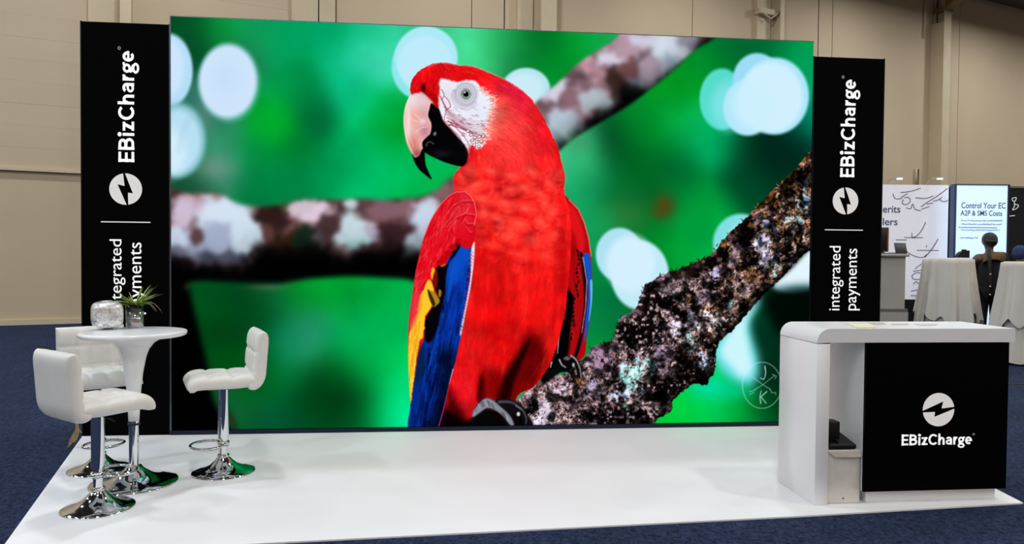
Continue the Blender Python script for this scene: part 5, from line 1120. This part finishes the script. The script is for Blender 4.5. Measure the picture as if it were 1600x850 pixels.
def person(px, depth, height, rz, label, top_m, leg_m, hair_m, pose):
    c = at(px, 400, depth); k = height/1.75
    p = empty('person', (c[0], c[1], 0), rz, label=label, cat='person'); p.scale = (k, k, k)
    s = lambda x, y, z, a, b=None: ((x, y, z), a, b or a)
    hx = pose.get('lean', 0.0)
    # y+ is the way the person faces
    J = {'pelvis': s(0, 0, .95, .14, .11), 'waist': s(0, 0, 1.10, .13, .10), 'chest': s(0, .01+hx, 1.30, .16, .115), 'neckb': s(0, .02+hx, 1.46, .07), 'neck': s(0, .035+hx, 1.52, .052), 'headl': s(0, .05+hx, 1.58, .07, .08), 'head': s(0, .045+hx, 1.67, .078, .092), 'top': s(0, .04+hx, 1.735, .05, .06)}
    E_ = [('pelvis', 'waist'), ('waist', 'chest'), ('chest', 'neckb'), ('neckb', 'neck'), ('neck', 'headl'), ('headl', 'head'), ('head', 'top')]
    for sd, nm in ((-1, 'l'), (1, 'r')):
        el, wr = pose[nm]
        J.update({'sh'+nm: s(sd*.17, .01+hx, 1.42, .062), 'el'+nm: s(*el, .046), 'wr'+nm: s(*wr, .03), 'hip'+nm: s(sd*.09, 0, .9, .10), 'kn'+nm: s(sd*.10, .02, .50, .062), 'an'+nm: s(sd*.11, -.01, .09, .042), 'toe'+nm: s(sd*.12, .13, .04, .036)})
        E_ += [('chest', 'sh'+nm), ('sh'+nm, 'el'+nm), ('el'+nm, 'wr'+nm), ('pelvis', 'hip'+nm), ('hip'+nm, 'kn'+nm), ('kn'+nm, 'an'+nm), ('an'+nm, 'toe'+nm)]
        w = np.array(wr); d = (w-np.array(el)); d = d/np.linalg.norm(d); sdv = np.cross(d, (0, 0, 1)); sdv = sdv/max(1e-6, np.linalg.norm(sdv))
        J['palm'+nm] = s(*(w+d*.06), .03, .018); E_.append(('wr'+nm, 'palm'+nm))
        for f_ in range(4):
            a_ = w+d*.10+sdv*(f_-1.5)*.019; b_ = a_+d*(.035+.008*(f_ in (1, 2))); c_ = b_+d*.022-np.array((0, 0, .014))
            J[f'f{f_}a'+nm] = s(*a_, .009); J[f'f{f_}b'+nm] = s(*b_, .0085); J[f'f{f_}c'+nm] = s(*c_, .007); E_ += [('palm'+nm, f'f{f_}a'+nm), (f'f{f_}a'+nm, f'f{f_}b'+nm), (f'f{f_}b'+nm, f'f{f_}c'+nm)]
        t1 = w+d*.045+sdv*.035*-sd; t2 = t1+d*.035+sdv*.012*-sd; J['t1'+nm] = s(*t1, .011); J['t2'+nm] = s(*t2, .008); E_ += [('palm'+nm, 't1'+nm), ('t1'+nm, 't2'+nm)]
    body = skin_figure('body', J, E_, SKIN_T, p)
    g = lambda kk, grow: (J[kk][0], J[kk][1]+grow, J[kk][2]+grow)
    JJ = {kk: g(kk, .024) for kk in ('shl', 'shr', 'ell', 'elr')}; JJ.update({kk: (J[kk][0], J[kk][1]+.055, J[kk][2]+.04) for kk in ('pelvis', 'waist', 'chest')}); JJ['hem'] = s(0, 0, .74, .21, .16)
    for nm in 'lr': w_, e_ = np.array(J['wr'+nm][0]), np.array(J['el'+nm][0]); JJ['cuff'+nm] = (tuple(e_+(w_-e_)*.93), .046, .046)
    JJ['collar'] = s(0, .025+hx, 1.475, .085)
    skin_figure('jacket', JJ, [('pelvis', 'waist'), ('waist', 'chest'), ('chest', 'collar'), ('chest', 'shl'), ('chest', 'shr'), ('shl', 'ell'), ('shr', 'elr'), ('ell', 'cuffl'), ('elr', 'cuffr'), ('pelvis', 'hem')], top_m, p)
    JT = {kk: g(kk, .018) for kk in ('pelvis', 'hipl', 'hipr')}; JT.update({kk: (J[kk][0], .088, .088) for kk in ('knl', 'knr')})
    for nm, sd in (('l', -1), ('r', 1)): JT['c'+nm] = s(sd*.11, -.005, .10, .085)
    skin_figure('trousers', JT, [('pelvis', 'hipl'), ('pelvis', 'hipr'), ('hipl', 'knl'), ('hipr', 'knr'), ('knl', 'cl'), ('knr', 'cr')], leg_m, p)
    for sd in (-1, 1): MB().bbox(sd*.115-.05, sd*.115+.05, -.09, .19, 0, .085, .03, 3).build('shoe', DEV, p)
    hb = superbox(.102, .118, .115, .95, .95, 28, 18); hb.v = [(x, y+.025+hx-(.012 if z < 0 else 0), z+1.665) for x, y, z in hb.v if True]; hf = []
    keep = [i for i, f in enumerate(hb.f) if np.mean([hb.v[j][1] for j in f]) < .06+hx+max(0, (np.mean([hb.v[j][2] for j in f])-1.69)*1.2)]
    hb.f = [hb.f[i] for i in keep]; hb.sm = [True]*len(keep); hb.build('hair', hair_m, p)
    hd = Vector((0, .05+hx, 1.64))
    MB().tube([hd+Vector((0, .075, .03)), hd+Vector((0, .105, -.005)), hd+Vector((0, .085, -.02))], [.01, .014, .01], 8).build('nose', SKIN_T, body)
    for sd in (-1, 1): MB().lathe([(.001, -.008), (.008, -.004), (.009, 0), (.006, .006), (.001, .009)], 10).build('eye', DEV, body, hd+Vector((sd*.03, .083, .03)), (PI/2, 0, 0)); MB().bbox(-.008, .008, -.02, .02, -.032, .032, .007, 2).build('ear', SKIN_T, body, hd+Vector((sd*.086, 0, .01)))
    MB().bbox(-.024, .024, -.006, .006, -.005, .005, .004, 1).build('mouth', mat('lips', (96, 50, 46), .5), body, hd+Vector((0, .088, -.045)))
    return p, hx
face1 = rz-.35
p1, hx1 = person(1547, 11.12, zat(1547, 366, 11.12), face1, 'person in black with brown shoulders standing before the blue sign', BLK_CL, BLK_CL, HAIR, {'l': ((-.25, .06, 1.14), (-.12, .24, 1.22)), 'r': ((.25, .10, 1.18), (.10, .24, 1.36)), 'lean': .02})
jt = {'b': ((0, -.01, 1.41), .13, .10), 'a': ((-.11, .01, 1.405), .085, .085), 'c': ((.16, .01, 1.405), .09, .09), 'd': ((.03, -.065, 1.33), .17, .10)}
skin_figure('shoulder_yoke', jt, [('a', 'b'), ('b', 'c'), ('b', 'd')], BROWN_CL, p1)
MB().tube([(-.02, -.05, 1.60), (-.05, -.14, 1.50), (-.05, -.19, 1.38), (-.04, -.185, 1.2), (-.03, -.185, 1.0), (-.03, -.175, .82)], [.018, .024, .024, .02, .016, .01], 10).build('braid', HAIR, p1)
for z in (1.16, .98, .86): MB().lathe([(.001, -.012), (.012, -.006), (.012, .006), (.001, .012)], 10).build('braid_bead', mat('pale bead', (226, 222, 214), .4), p1, (-.035, -.2, z))
MB().tube([(-.085, -.03, 1.66), (-.02, -.10, 1.645), (.06, -.07, 1.64), (.092, .02, 1.64)], .012, 8).build('headband', mat('dark brown band', (60, 46, 36), .7), p1)
p2, hx2 = person(1590, 10.5, zat(1590, 386, 10.5), rz-1.0, 'person in ochre jacket and blue cap behind the right cocktail table', OCHRE, NAVY_CL, BLUECAP, {'l': ((-.26, .05, 1.12), (-.16, .28, 1.10)), 'r': ((.26, .05, 1.14), (.16, .26, 1.16)), 'lean': .05})
# low dark riser and carpet seam by the right cocktail table
a, b = on_z(1560, 601, .0), on_z(1640, 599, 0)
sv = b-a; MB().box(0, float(np.linalg.norm(sv)), -.012, .012, 0, .004).build('carpet_seam_strip', SEAM, None, (a[0], a[1], 0), (0, 0, math.atan2(sv[1], sv[0])), label='dark seam strip in the carpet beyond the counter', cat='carpet seam')
